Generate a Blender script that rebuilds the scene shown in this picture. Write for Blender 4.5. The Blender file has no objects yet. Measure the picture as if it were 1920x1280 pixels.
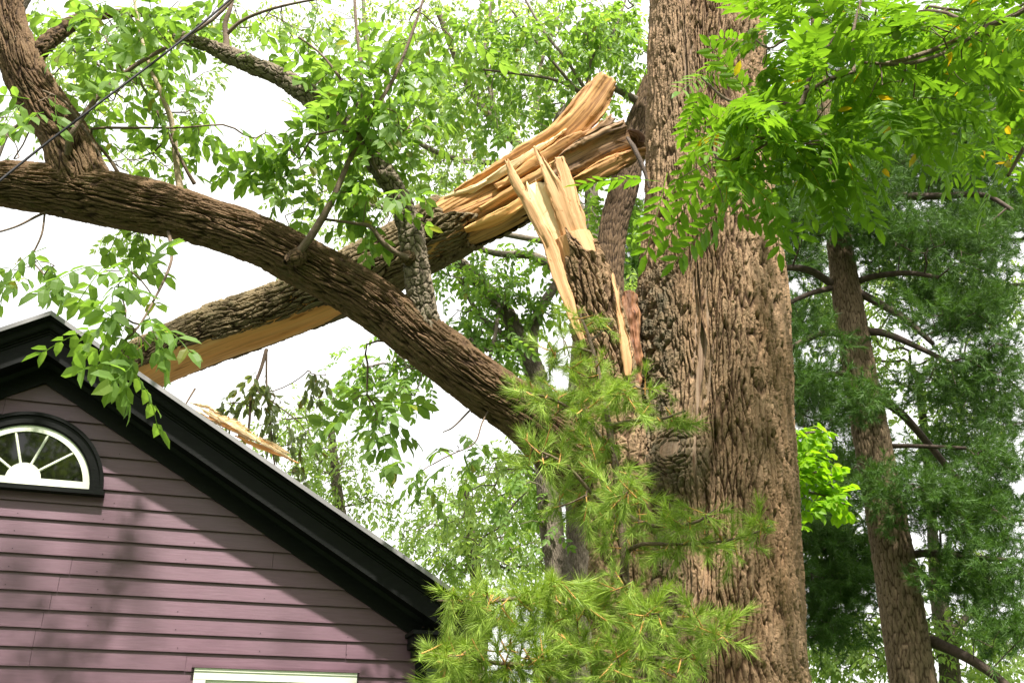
import bpy, math, random
import numpy as np
from mathutils import Vector, Matrix

random.seed(7)
rng = np.random.default_rng(11)
S = bpy.context.scene

# ------------------------------------------------------------------ camera, sky, sun, exposure
FPX, PITCH = 1850.0, math.radians(24.5)
CAMZ = 1.6
cd = bpy.data.cameras.new("camera")
cam = bpy.data.objects.new("camera", cd)
S.collection.objects.link(cam)
cam.location = (0, 0, CAMZ)
cam.rotation_euler = (math.pi / 2 + PITCH, 0, 0)
cd.sensor_width = 36.0
cd.lens = FPX / 1920 * 36.0
cd.clip_end = 2000
S.camera = cam

SUN_EL, SUN_AZ = math.radians(60), math.atan2(0.309, -0.951)     # azimuth measured from +Y towards +X
w = bpy.data.worlds.new("World")
S.world = w
w.use_nodes = True
nt = w.node_tree
bg = nt.nodes["Background"]
sky = nt.nodes.new("ShaderNodeTexSky")
sky.sky_type = 'NISHITA'
sky.sun_disc = False
sky.sun_elevation = SUN_EL
sky.sun_rotation = SUN_AZ
sky.air_density = 1.0
sky.dust_density = 6.0
sky.ozone_density = 0.6
# a bright veil of thin summer cloud over the blue
tcw = nt.nodes.new("ShaderNodeTexCoord")
cn = nt.nodes.new("ShaderNodeTexNoise")
cn.inputs["Scale"].default_value = 2.2
cn.inputs["Detail"].default_value = 5
nt.links.new(tcw.outputs["Generated"], cn.inputs["Vector"])
cr_ = nt.nodes.new("ShaderNodeValToRGB")
cr_.color_ramp.elements[0].position, cr_.color_ramp.elements[1].position = 0.3, 0.7
cr_.color_ramp.elements[0].color = (0.80, 0.80, 0.80, 1)
cr_.color_ramp.elements[1].color = (0.95, 0.95, 0.95, 1)
nt.links.new(cn.outputs["Fac"], cr_.inputs[0])
mxw = nt.nodes.new("ShaderNodeMix")
mxw.data_type = 'RGBA'
nt.links.new(cr_.outputs[0], mxw.inputs[0])
nt.links.new(sky.outputs[0], mxw.inputs[6])
mxw.inputs[7].default_value = (8.0, 7.9, 7.7, 1)
nt.links.new(mxw.outputs[2], bg.inputs[0])
bg.inputs[1].default_value = 0.072

ld = bpy.data.lights.new("sun", 'SUN')
ld.energy = 3.9
ld.angle = math.radians(2.5)
ld.color = (1.0, 0.95, 0.86)
sun = bpy.data.objects.new("sun", ld)
S.collection.objects.link(sun)
sd = Vector((math.sin(SUN_AZ) * math.cos(SUN_EL), math.cos(SUN_AZ) * math.cos(SUN_EL), math.sin(SUN_EL)))
sun.rotation_euler = sd.to_track_quat('Z', 'Y').to_euler()

S.view_settings.view_transform = 'Standard'
S.view_settings.look = 'None'
S.view_settings.gamma = 1
S.view_settings.exposure = 1.7
S.cycles.max_bounces = 6
S.cycles.diffuse_bounces = 3
S.cycles.transmission_bounces = 4
S.cycles.transparent_max_bounces = 4
S.cycles.caustics_reflective = False
S.cycles.caustics_refractive = False

# ------------------------------------------------------------------ measuring: a pixel of the photo at world distance Y
cF = np.array([0, math.cos(PITCH), math.sin(PITCH)])
cU = np.array([0, -math.sin(PITCH), math.cos(PITCH)])
CAM = np.array([0, 0, CAMZ])


def P(x, y, Y):
    d = cF + np.array([1, 0, 0]) * (x - 960) / FPX - cU * (y - 640) / FPX
    return CAM + d * (Y / d[1])


def mpp(x, y, Y):            # metres per photo pixel there
    p = P(x, y, Y) - CAM
    return float(p @ cF) / FPX


# ------------------------------------------------------------------ mesh helpers
def link(o, parent=None):
    S.collection.objects.link(o)
    if parent is not None:
        o.parent = parent
    return o


def mk(name, V, loops, totals, mat, parent=None, smooth=True, attrs=None, mat_idx=None, world=True):
    V = np.asarray(V, dtype=np.float32).reshape(-1, 3)
    loops = np.asarray(loops, dtype=np.int32).ravel()
    totals = np.asarray(totals, dtype=np.int32).ravel()
    me = bpy.data.meshes.new(name)
    me.vertices.add(len(V))
    if parent is not None and world:
        V = V - np.array(parent_origin(parent), dtype=np.float32)
    me.vertices.foreach_set("co", V.ravel())
    me.loops.add(len(loops))
    me.loops.foreach_set("vertex_index", loops)
    me.polygons.add(len(totals))
    starts = np.concatenate([[0], np.cumsum(totals)[:-1]]).astype(np.int32)
    me.polygons.foreach_set("loop_start", starts)
    me.polygons.foreach_set("loop_total", totals)
    me.polygons.foreach_set("use_smooth", np.full(len(totals), smooth, dtype=bool))
    for m in (mat if isinstance(mat, (list, tuple)) else [mat]):
        me.materials.append(m)
    if mat_idx is not None:
        me.polygons.foreach_set("material_index", np.asarray(mat_idx, dtype=np.int32))
    me.update(calc_edges=True)
    if attrs:
        for k, a in attrs.items():
            a = np.asarray(a, dtype=np.float32)
            if a.ndim == 2:
                at = me.attributes.new(k, 'FLOAT_VECTOR', 'POINT')
                at.data.foreach_set("vector", a.ravel())
            else:
                at = me.attributes.new(k, 'FLOAT', 'POINT')
                at.data.foreach_set("value", a.ravel())
    return link(bpy.data.objects.new(name, me), parent)


def parent_origin(p):
    return p.location if p.parent is None else Vector((p.parent.location + p.location))


def thing(name, label, cat, loc=(0, 0, 0), group=None, rotz=0):
    o = bpy.data.objects.new(name, None)
    o.empty_display_size = 0.2
    o.location = loc
    o.rotation_euler = (0, 0, rotz)
    link(o)
    o["label"] = label
    o["category"] = cat
    if group:
        o["group"] = group
    return o


def tag(o, label, cat, group=None):
    o["label"] = label
    o["category"] = cat
    if group:
        o["group"] = group
    return o


class MB:
    """collects polygons"""
    def __init__(self):
        self.v, self.l, self.t, self.n, self.m = [], [], [], 0, []

    def add(self, V, F, mi=0):
        V = np.asarray(V, dtype=float).reshape(-1, 3)
        for f in F:
            self.l.extend([i + self.n for i in f])
            self.t.append(len(f))
            self.m.append(mi)
        self.v.append(V)
        self.n += len(V)

    def arr(self, V, L, T):
        self.v.append(V)
        self.l.extend((np.asarray(L) + self.n).tolist())
        self.t.extend(np.asarray(T).tolist())
        self.m.extend([0] * len(T))
        self.n += len(V)

    def box(self, a, b, mi=0):
        x0, y0, z0 = a
        x1, y1, z1 = b
        V = [(x0, y0, z0), (x1, y0, z0), (x1, y1, z0), (x0, y1, z0), (x0, y0, z1), (x1, y0, z1), (x1, y1, z1), (x0, y1, z1)]
        self.add(V, [(0, 3, 2, 1), (4, 5, 6, 7), (0, 1, 5, 4), (1, 2, 6, 5), (2, 3, 7, 6), (3, 0, 4, 7)], mi)

    def build(self, name, mat, parent=None, smooth=False, world=True):
        return mk(name, np.concatenate(self.v), self.l, self.t, mat, parent, smooth, mat_idx=self.m, world=world)


# ------------------------------------------------------------------ numpy noise, periodic in u
def hsh(i, j, k=0):
    h = (i.astype(np.int64) * 374761393 + j.astype(np.int64) * 668265263 + k * 2147483647 + 12345) & 0xFFFFFFFF
    h = ((h ^ (h >> 13)) * 1274126177) & 0xFFFFFFFF
    h = ((h ^ (h >> 16)) * 2246822519) & 0xFFFFFFFF
    return ((h ^ (h >> 15)) & 0xFFFFFF) / float(0xFFFFFF)


def vnoise(u, v, per, seed=0):
    iu, iv = np.floor(u), np.floor(v)
    fu, fv = u - iu, v - iv
    fu, fv = fu * fu * (3 - 2 * fu), fv * fv * (3 - 2 * fv)
    a0, a1 = np.mod(iu, per), np.mod(iu + 1, per)
    n00, n10 = hsh(a0, iv, seed), hsh(a1, iv, seed)
    n01, n11 = hsh(a0, iv + 1, seed), hsh(a1, iv + 1, seed)
    return (n00 * (1 - fu) + n10 * fu) * (1 - fv) + (n01 * (1 - fu) + n11 * fu) * fv


def fbm(u, v, per, seed=0, octs=3):
    s, a, t = 0, 0.5, 0
    for o in range(octs):
        s = s + a * vnoise(u * 2 ** o, v * 2 ** o, per * 2 ** o, seed + o * 7)
        t += a
        a *= 0.5
    return s / t


def worley(u, v, per, seed=0):
    iu, iv = np.floor(u), np.floor(v)
    f1 = np.full(u.shape, 9.0)
    f2 = np.full(u.shape, 9.0)
    idc = np.zeros(u.shape)
    for di in (-1, 0, 1):
        for dj in (-1, 0, 1):
            ci, cj = iu + di, iv + dj
            w_ = np.mod(ci, per)
            px = ci + 0.1 + 0.8 * hsh(w_, cj, seed + 1)
            py = cj + 0.1 + 0.8 * hsh(w_, cj, seed + 2)
            d = np.hypot(px - u, py - v)
            nid = hsh(w_, cj, seed + 3)
            closer = d < f1
            f2 = np.where(closer, f1, np.minimum(f2, d))
            idc = np.where(closer, nid, idc)
            f1 = np.where(closer, d, f1)
    return f1, f2, idc


def sstep(x, a=0.0, b=1.0):
    t = np.clip((x - a) / (b - a), 0, 1)
    return t * t * (3 - 2 * t)


def catmull(pts, n):
    """resample rows (any width) to n+1 rows, even in arc length of the first 3 columns"""
    p = np.asarray(pts, dtype=float)
    if len(p) == 2:
        q = p[0] + (p[1] - p[0]) * np.linspace(0, 1, 60)[:, None]
    else:
        e = np.vstack([2 * p[0] - p[1], p, 2 * p[-1] - p[-2]])
        out = []
        for i in range(1, len(e) - 2):
            t = np.linspace(0, 1, 24, endpoint=False)[:, None]
            a, b, c, d = e[i - 1], e[i], e[i + 1], e[i + 2]
            out.append(0.5 * ((2 * b) + (-a + c) * t + (2 * a - 5 * b + 4 * c - d) * t ** 2 + (-a + 3 * b - 3 * c + d) * t ** 3))
        out.append(p[-1:])
        q = np.vstack(out)
    s = np.concatenate([[0], np.cumsum(np.linalg.norm(np.diff(q[:, :3], axis=0), axis=1))])
    t = np.linspace(0, s[-1], n + 1)
    return np.stack([np.interp(t, s, q[:, k]) for k in range(q.shape[1])], 1), t


def px_path(rows):
    """rows (x, y, halfwidth px, Y) -> (X,Y,Z,r)"""
    out = []
    for x, y, hw, Y in rows:
        p = P(x, y, Y)
        out.append([*p, hw * mpp(x, y, Y)])
    return np.array(out)


def unit(a):
    return a / np.maximum(np.linalg.norm(a, axis=-1, keepdims=True), 1e-9)


def frames(c):
    T = unit(np.gradient(c, axis=0))
    toc = unit(CAM - c)
    N = unit(toc - (toc * T).sum(1)[:, None] * T)
    B = np.cross(T, N)
    return T, N, B


def tube_grid(path, nl, nc, disp, flat=1.0):
    """disp(theta, s, R) -> radial offset.  theta 0 faces the camera side; returns grid verts and coords"""
    q, s = catmull(path, nl)
    c, r = q[:, :3], q[:, 3]
    T, N, B = frames(c)
    th = np.linspace(-math.pi, math.pi, nc, endpoint=False)
    th = th - 0.45 * np.sin(th)
    TH, SS = np.meshgrid(th, s)
    RR = np.repeat(r[:, None], nc, 1)
    D = disp(TH, SS, RR)
    rad = RR + D
    V = c[:, None] + (np.cos(TH) * rad * flat)[..., None] * N[:, None] + (np.sin(TH) * rad)[..., None] * B[:, None]
    co = np.stack([RR * np.cos(TH), RR * np.sin(TH), SS], -1)
    return V, TH, SS, RR, D, co


def grid_faces(nl, nc, keep=None):
    i, j = np.meshgrid(np.arange(nl), np.arange(nc), indexing='ij')
    j1 = (j + 1) % nc
    Fq = np.stack([i * nc + j, i * nc + j1, (i + 1) * nc + j1, (i + 1) * nc + j], -1).reshape(-1, 4)
    if keep is not None:
        Fq = Fq[keep.ravel()]
    return Fq


def compact(V, Fq, *arrs):
    used = np.unique(Fq)
    mp = np.full(len(V), -1)
    mp[used] = np.arange(len(used))
    return V[used], mp[Fq], [a[used] for a in arrs]


def bark_h(TH, SS, cells, cl, seed, warp=0.5, rough=1.0):
    """interlacing bark plates: 0 in a furrow .. 1 on a plate top"""
    u = (TH / (2 * math.pi) + 0.5) * cells
    v = SS / cl
    wu = (fbm(u * 0.25, v * 0.8, cells * 0.25, seed + 40, 2) - 0.5) * 4.2 * warp
    wu2 = (vnoise(u, v * 2.6, cells, seed + 44) - 0.5) * 1.0 * warp
    wu3 = (vnoise(u * 2, v * 9, cells * 2, seed + 46) - 0.5) * 0.34
    u2 = u + wu + wu2 + wu3
    v2 = v + (vnoise(u, v, cells, seed + 50) - 0.5) * 0.8
    f1, f2, idc = worley(u2, v2, cells, seed)
    e = f2 - f1
    a = np.clip((e - 0.03) / 0.30, 0, 1)
    g1, g2, id2 = worley(u2 * 1.5 + 3.3, v2 * 4.5, int(cells * 1.5), seed + 9)
    b = np.clip((g2 - g1) / 0.16, 0, 1)
    n = fbm(u2 * 5, v2 * 26, cells * 5, seed + 20, 2) - 0.5
    n2 = fbm(u * 1.1 + 7, v * 2.5, int(cells * 1.1) + 1, seed + 24, 2) - 0.5
    tilt = (id2 - 0.5) * g1
    h = a * (0.52 + 0.30 * idc + rough * (0.20 * b + 0.25 * (id2 - 0.5) + 0.5 * tilt)) + 0.30 * n * rough + 0.25 * n2
    return np.clip(h, -0.15, 1.25)


def bark_tube(name, path, mat, parent, nl, nc, amp, cells, cl, seed=0, shape=None, edge=None, core=0.03, flat=1.0, world=True, hfun=None, tone=None):
    """edge(TH,SS,RR) -> signed metres, >0 where the bark remains"""
    store = {}

    def disp(TH, SS, RR):
        h = bark_h(TH, SS, cells, cl, seed) if hfun is None else hfun(TH, SS)
        store['h'] = h
        store['tone'] = np.zeros_like(h) if tone is None else tone(TH, SS)
        d = amp * (h - 0.6)
        if shape is not None:
            d = d + shape(TH, SS, RR)
        if edge is not None:
            m = edge(TH, SS, RR)
            store['m'] = m
            k = sstep(m, -0.012, 0.02)
            d = d * k - core * (1 - k)
        return d
    V, TH, SS, RR, D, co = tube_grid(path, nl, nc, disp, flat)
    keep = None
    if edge is not None:
        keep = (store['m'][:-1] > -0.012)
    Fq = grid_faces(nl, nc, keep)
    V2, F2, (co2, h2, t2) = compact(V.reshape(-1, 3), Fq, co.reshape(-1, 3), store['h'].ravel(), store['tone'].ravel())
    return mk(name, V2, F2, np.full(len(F2), 4), mat, parent, True, {"co": co2, "hgt": h2, "lichen": t2}, world=world)


def wood_tube(name, path, mat, parent, nl, nc, disp, flat=1.0, keepf=None, extra=None, caps=True):
    V, TH, SS, RR, D, co = tube_grid(path, nl, nc, disp, flat)
    Fq = grid_faces(nl, nc, None if keepf is None else keepf(TH, SS, RR)[:-1])
    V = V.reshape(-1, 3)
    at = {"co": co.reshape(-1, 3)}
    if extra is not None:
        at["rot"] = extra(TH, SS, RR).ravel()
    L, T = Fq.ravel().tolist(), [4] * len(Fq)
    if caps and keepf is None:
        L += list(range(nc))[::-1]
        T += [nc]
        L += [nl * nc + i for i in range(nc)]
        T += [nc]
    return mk(name, V, L, T, mat, parent, True, at)


# ------------------------------------------------------------------ materials
def nodes(name):
    m = bpy.data.materials.new(name)
    m.use_nodes = True
    n = m.node_tree
    return m, n, n.nodes["Principled BSDF"], n.nodes["Material Output"]


def N(n, t, **kw):
    x = n.nodes.new(t)
    for k, v in kw.items():
        setattr(x, k, v)
    return x


def ramp(n, fac, stops):
    r = N(n, "ShaderNodeValToRGB")
    el = r.color_ramp.elements
    while len(el) < len(stops):
        el.new(0.5)
    for e, (p, c) in zip(el, stops):
        e.position = p
        e.color = (*c, 1)
    n.links.new(fac, r.inputs[0])
    return r.outputs[0]


def mixc(n, fac, a, b, mode='MIX'):
    x = N(n, "ShaderNodeMix", data_type='RGBA', blend_type=mode)
    for sock, val in ((x.inputs[0], fac), (x.inputs[6], a), (x.inputs[7], b)):
        if hasattr(val, "is_linked"):
            n.links.new(val, sock)
        elif isinstance(val, (int, float)):
            sock.default_value = val
        else:
            sock.default_value = (*val, 1)
    return x.outputs[2]


def noise(n, vec, scale, detail=4, rough=0.6, mapscale=None):
    t = N(n, "ShaderNodeTexNoise")
    t.inputs["Scale"].default_value = scale
    t.inputs["Detail"].default_value = detail
    t.inputs["Roughness"].default_value = rough
    if mapscale is not None:
        mp = N(n, "ShaderNodeMapping")
        mp.inputs["Scale"].default_value = mapscale
        n.links.new(vec, mp.inputs[0])
        vec = mp.outputs[0]
    n.links.new(vec, t.inputs["Vector"])
    return t.outputs["Fac"]


def attr(n, name, out="Vector"):
    a = N(n, "ShaderNodeAttribute")
    a.attribute_name = name
    return a.outputs[out]


def mat_bark(name, furrow, plate_a, plate_b, moss=None, mossamt=0.3):
    m, n, p, o = nodes(name)
    co = attr(n, "co")
    h = attr(n, "hgt", "Fac")
    big = noise(n, co, 1.6, 3, 0.6, (1, 1, 0.6))
    fine = noise(n, co, 60, 5, 0.7, (1, 1, 0.25))
    pc = mixc(n, ramp(n, big, [(0.3, (0, 0, 0)), (0.7, (1, 1, 1))]), plate_a, plate_b)
    if moss is not None:
        ms = noise(n, co, 5, 4, 0.7)
        pc = mixc(n, ramp(n, ms, [(0.55, (0, 0, 0)), (0.75, (mossamt,) * 3)]), pc, moss)
    lt = N(n, "ShaderNodeMath", operation='MULTIPLY')
    n.links.new(attr(n, "lichen", "Fac"), lt.inputs[0])
    n.links.new(ramp(n, noise(n, co, 9, 5, 0.75), [(0.35, (0.25,) * 3), (0.6, (1, 1, 1))]), lt.inputs[1])
    pc = mixc(n, lt.outputs[0], pc, (0.105, 0.088, 0.055))
    chip = noise(n, co, 26, 4, 0.7, (1, 1, 0.2))
    pc = mixc(n, 0.8, pc, ramp(n, chip, [(0.3, (0.6, 0.56, 0.52)), (0.5, (1, 1, 1)), (0.7, (1.3, 1.28, 1.25))]), 'MULTIPLY')
    c = mixc(n, ramp(n, h, [(0.08, (0, 0, 0)), (0.5, (1, 1, 1))]), furrow, pc)
    c = mixc(n, 0.75, c, ramp(n, fine, [(0.25, (0.45,) * 3), (0.7, (1.25,) * 3)]), 'MULTIPLY')
    n.links.new(c, p.inputs["Base Color"])
    p.inputs["Roughness"].default_value = 0.9
    p.inputs["Specular IOR Level"].default_value = 0.25
    b = N(n, "ShaderNodeBump")
    b.inputs["Strength"].default_value = 0.9
    b.inputs["Distance"].default_value = 0.012
    n.links.new(fine, b.inputs["Height"])
    b2 = N(n, "ShaderNodeBump")
    b2.inputs["Strength"].default_value = 1.0
    b2.inputs["Distance"].default_value = 0.02
    n.links.new(chip, b2.inputs["Height"])
    n.links.new(b2.outputs[0], b.inputs["Normal"])
    n.links.new(b.outputs[0], p.inputs["Normal"])
    return m


def mat_wood(name, a, b, dark, streak=1.0):
    m, n, p, o = nodes(name)
    co = attr(n, "co")
    f = noise(n, co, 40, 5, 0.65, (1, 1, 0.03))
    g = noise(n, co, 9, 4, 0.6, (1, 1, 0.06))
    st = noise(n, co, 22, 2, 0.5, (1, 1, 0.12))
    c = mixc(n, ramp(n, g, [(0.35, (0, 0, 0)), (0.65, (1, 1, 1))]), a, b)
    c = mixc(n, ramp(n, f, [(0.4, (0.55 * streak,) * 3), (0.56, (0, 0, 0))]), c, dark)
    c = mixc(n, ramp(n, st, [(0.3, (0.8,) * 3), (0.36, (0, 0, 0))]), c, dark)
    r = attr(n, "rot", "Fac")
    rn = noise(n, co, 18, 6, 0.7, (1, 1, 0.3))
    rc = ramp(n, rn, [(0.3, (0.03, 0.014, 0.007)), (0.48, (0.13, 0.065, 0.03)), (0.7, (0.34, 0.19, 0.085))])
    c = mixc(n, r, c, rc)
    n.links.new(c, p.inputs["Base Color"])
    p.inputs["Roughness"].default_value = 0.7
    p.inputs["Specular IOR Level"].default_value = 0.3
    bp = N(n, "ShaderNodeBump")
    bp.inputs["Strength"].default_value = 0.8
    bp.inputs["Distance"].default_value = 0.008
    n.links.new(f, bp.inputs["Height"])
    n.links.new(bp.outputs[0], p.inputs["Normal"])
    return m


def mat_leaf(name, a, b, c_rare, rare=0.03, trans=0.5, rough=0.5, tcol=(1.3, 1.3, 0.55), spec=0.3):
    m, n, p, o = nodes(name)
    g = N(n, "ShaderNodeNewGeometry")
    ri = g.outputs["Random Per Island"]
    tc = N(n, "ShaderNodeTexCoord")
    big = noise(n, tc.outputs["Object"], 0.9, 2, 0.5)
    mx = N(n, "ShaderNodeMath", operation='ADD')
    mu = N(n, "ShaderNodeMath", operation='MULTIPLY')
    mu.inputs[1].default_value = 0.6
    n.links.new(ri, mu.inputs[0])
    n.links.new(mu.outputs[0], mx.inputs[0])
    m2 = N(n, "ShaderNodeMath", operation='MULTIPLY')
    m2.inputs[1].default_value = 0.6
    n.links.new(big, m2.inputs[0])
    n.links.new(m2.outputs[0], mx.inputs[1])
    c = mixc(n, mx.outputs[0], a, b)
    if rare > 0:
        c = mixc(n, ramp(n, ri, [(1 - rare - 0.002, (0, 0, 0)), (1 - rare, (1, 1, 1))]), c, c_rare)
    n.links.new(c, p.inputs["Base Color"])
    p.inputs["Roughness"].default_value = rough
    p.inputs["Specular IOR Level"].default_value = spec
    t = N(n, "ShaderNodeBsdfTranslucent")
    tcn = mixc(n, 1.0, c, tcol, 'MULTIPLY')
    n.links.new(tcn, t.inputs[0])
    ms = N(n, "ShaderNodeMixShader")
    ms.inputs[0].default_value = trans
    n.links.new(p.outputs[0], ms.inputs[1])
    n.links.new(t.outputs[0], ms.inputs[2])
    n.links.new(ms.outputs[0], o.inputs[0])
    return m


def mat_paint(name, col, rough=0.5, bump=0.15, var=0.25, scale=6, mapscale=(1, 1, 8), spec=0.5, worn=None):
    m, n, p, o = nodes(name)
    tc = N(n, "ShaderNodeTexCoord").outputs["Object"]
    v = noise(n, tc, scale, 5, 0.65, mapscale)
    big = noise(n, tc, 1.3, 3, 0.5)
    lo = tuple(x * (1 - var) for x in col)
    hi = tuple(x * (1 + var) for x in col)
    c = mixc(n, ramp(n, v, [(0.3, (0, 0, 0)), (0.7, (1, 1, 1))]), lo, hi)
    c = mixc(n, 0.5, c, ramp(n, big, [(0.3, (0.8,) * 3), (0.7, (1.15,) * 3)]), 'MULTIPLY')
    if worn is not None:
        wn = noise(n, tc, 90, 4, 0.8, (0.35, 1, 1))
        c = mixc(n, ramp(n, wn, [(0.6, (0, 0, 0)), (0.72, (0.6,) * 3)]), c, worn)
    n.links.new(c, p.inputs["Base Color"])
    rr = ramp(n, big, [(0.3, (rough * 0.8,) * 3), (0.7, (min(1, rough * 1.2),) * 3)])
    n.links.new(rr, p.inputs["Roughness"])
    p.inputs["Specular IOR Level"].default_value = spec
    b = N(n, "ShaderNodeBump")
    b.inputs["Strength"].default_value = bump
    b.inputs["Distance"].default_value = 0.004
    n.links.new(v, b.inputs["Height"])
    n.links.new(b.outputs[0], p.inputs["Normal"])
    return m


def mat_plain(name, col, rough=0.6, spec=0.5, metallic=0):
    m, n, p, o = nodes(name)
    tc = N(n, "ShaderNodeTexCoord").outputs["Object"]
    v = noise(n, tc, 8, 4)
    c = mixc(n, v, tuple(x * 0.75 for x in col), tuple(min(1, x * 1.2) for x in col))
    n.links.new(c, p.inputs["Base Color"])
    p.inputs["Roughness"].default_value = rough
    p.inputs["Specular IOR Level"].default_value = spec
    p.inputs["Metallic"].default_value = metallic
    return m


def mat_twig(name, a, b):
    m, n, p, o = nodes(name)
    tc = N(n, "ShaderNodeTexCoord").outputs["Object"]
    v = noise(n, tc, 14, 5, 0.7)
    c = mixc(n, ramp(n, v, [(0.35, (0, 0, 0)), (0.65, (1, 1, 1))]), a, b)
    n.links.new(c, p.inputs["Base Color"])
    p.inputs["Roughness"].default_value = 0.85
    bb = N(n, "ShaderNodeBump")
    bb.inputs["Distance"].default_value = 0.01
    n.links.new(noise(n, tc, 60, 3, 0.7), bb.inputs["Height"])
    n.links.new(bb.outputs[0], p.inputs["Normal"])
    return m


M = {}
M['bark_main'] = mat_bark("bark_main", (0.07, 0.038, 0.019), (0.285, 0.195, 0.12), (0.22, 0.135, 0.072), (0.12, 0.12, 0.055), 0.25)
M['bark_limb'] = mat_bark("bark_limb", (0.035, 0.018, 0.008), (0.165, 0.105, 0.058), (0.12, 0.072, 0.038), (0.09, 0.10, 0.04), 0.5)
M['bark_log'] = mat_bark("bark_log", (0.04, 0.024, 0.011), (0.22, 0.17, 0.098), (0.16, 0.12, 0.066), (0.13, 0.15, 0.07), 0.5)
M['bark_far'] = mat_twig("bark_far", (0.09, 0.07, 0.05), (0.17, 0.14, 0.10))
M['bark_dark'] = mat_bark("bark_dark", (0.025, 0.014, 0.007), (0.13, 0.083, 0.045), (0.10, 0.063, 0.035))
M['bark_pine'] = mat_bark("bark_pine", (0.06, 0.038, 0.02), (0.20, 0.145, 0.09), (0.15, 0.105, 0.062))
M['bark_grey'] = mat_bark("bark_grey", (0.06, 0.045, 0.03), (0.25, 0.21, 0.155), (0.18, 0.14, 0.10))
M['twig'] = mat_twig("twig", (0.10, 0.065, 0.045), (0.17, 0.12, 0.08))
M['twig_pale'] = mat_twig("twig_pale", (0.3, 0.22, 0.14), (0.42, 0.33, 0.22))
M['twig_dark'] = mat_twig("twig_dark", (0.045, 0.03, 0.02), (0.09, 0.06, 0.042))
M['wood'] = mat_wood("fresh_wood", (0.66, 0.38, 0.155), (0.52, 0.26, 0.09), (0.15, 0.06, 0.02), 1.25)
M['wood_pale'] = mat_wood("pale_wood", (0.64, 0.38, 0.20), (0.56, 0.31, 0.145), (0.30, 0.15, 0.06), 0.6)
M['wood_white'] = mat_wood("white_splinter_wood", (0.82, 0.64, 0.40), (0.76, 0.54, 0.29), (0.5, 0.3, 0.12), 0.5)
M['wood_orange'] = mat_wood("orange_wood", (0.88, 0.40, 0.12), (0.9, 0.52, 0.21), (0.4, 0.15, 0.04), 0.7)
M['wood_red'] = mat_wood("red_rotten_wood", (0.22, 0.085, 0.035), (0.36, 0.18, 0.085), (0.04, 0.014, 0.007), 1.3)
M['scar'] = mat_wood("scar_wood", (0.29, 0.215, 0.15), (0.34, 0.235, 0.155), (0.1, 0.045, 0.022), 0.9)
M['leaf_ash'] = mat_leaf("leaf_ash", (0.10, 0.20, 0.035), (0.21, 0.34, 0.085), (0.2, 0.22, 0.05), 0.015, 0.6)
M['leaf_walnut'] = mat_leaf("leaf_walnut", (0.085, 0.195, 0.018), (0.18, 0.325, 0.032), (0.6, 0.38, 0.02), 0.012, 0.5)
M['leaf_far_hazed'] = mat_leaf("leaf_far_hazed", (0.17, 0.27, 0.08), (0.32, 0.43, 0.17), (0.2, 0.25, 0.1), 0.05, 0.65)  # leaf greens lightened to stand in for distance haze
M['leaf_wilt'] = mat_leaf("leaf_wilt", (0.14, 0.19, 0.09), (0.22, 0.27, 0.13), (0.15, 0.13, 0.05), 0.05, 0.55)
M['leaf_lime'] = mat_leaf("leaf_lime", (0.16, 0.34, 0.015), (0.24, 0.42, 0.02), (0.3, 0.4, 0.05), 0.02, 0.6)
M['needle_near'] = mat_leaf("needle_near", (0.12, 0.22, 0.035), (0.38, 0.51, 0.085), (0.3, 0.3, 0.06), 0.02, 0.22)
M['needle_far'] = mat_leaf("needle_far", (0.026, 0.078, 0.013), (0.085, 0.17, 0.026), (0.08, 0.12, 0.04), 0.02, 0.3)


# ------------------------------------------------------------------ leaf and needle templates (unit scale, growing along +X, up +Z)
def leaflet(L, W, droop=0.15, fold=0.25, quads=True):
    """returns V,F"""
    if quads:
        xs = [0.0, 0.28, 0.70, 1.0]
        ws = [0.0, 0.5, 0.45, 0.0]
    else:
        xs, ws = [0.0, 0.42, 1.0], [0.0, 0.5, 0.0]
    V, F = [], []
    mid = []
    for x in xs:
        mid.append(len(V))
        V.append((x * L, 0, -droop * L * x * x))
    lf, rt = {}, {}
    for i, (x, w_) in enumerate(zip(xs, ws)):
        if w_ > 0:
            z = -droop * L * x * x + fold * w_ * W
            lf[i] = len(V)
            V.append((x * L, w_ * W, z))
            rt[i] = len(V)
            V.append((x * L, -w_ * W, z))
    n = len(xs)
    if quads:
        F += [(0, lf[1] * 0 + mid[1], lf[1]), (mid[1], mid[2], lf[2], lf[1]), (mid[2], mid[3], lf[2])]
        F += [(0, rt[1], mid[1]), (mid[1], rt[1], rt[2], mid[2]), (mid[2], rt[2], mid[3])]
    else:
        F += [(0, mid[2], lf[1]), (0, rt[1], mid[2])]
    return np.array(V), F


def xf(V, M3, t):
    return V @ M3.T + t


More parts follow.
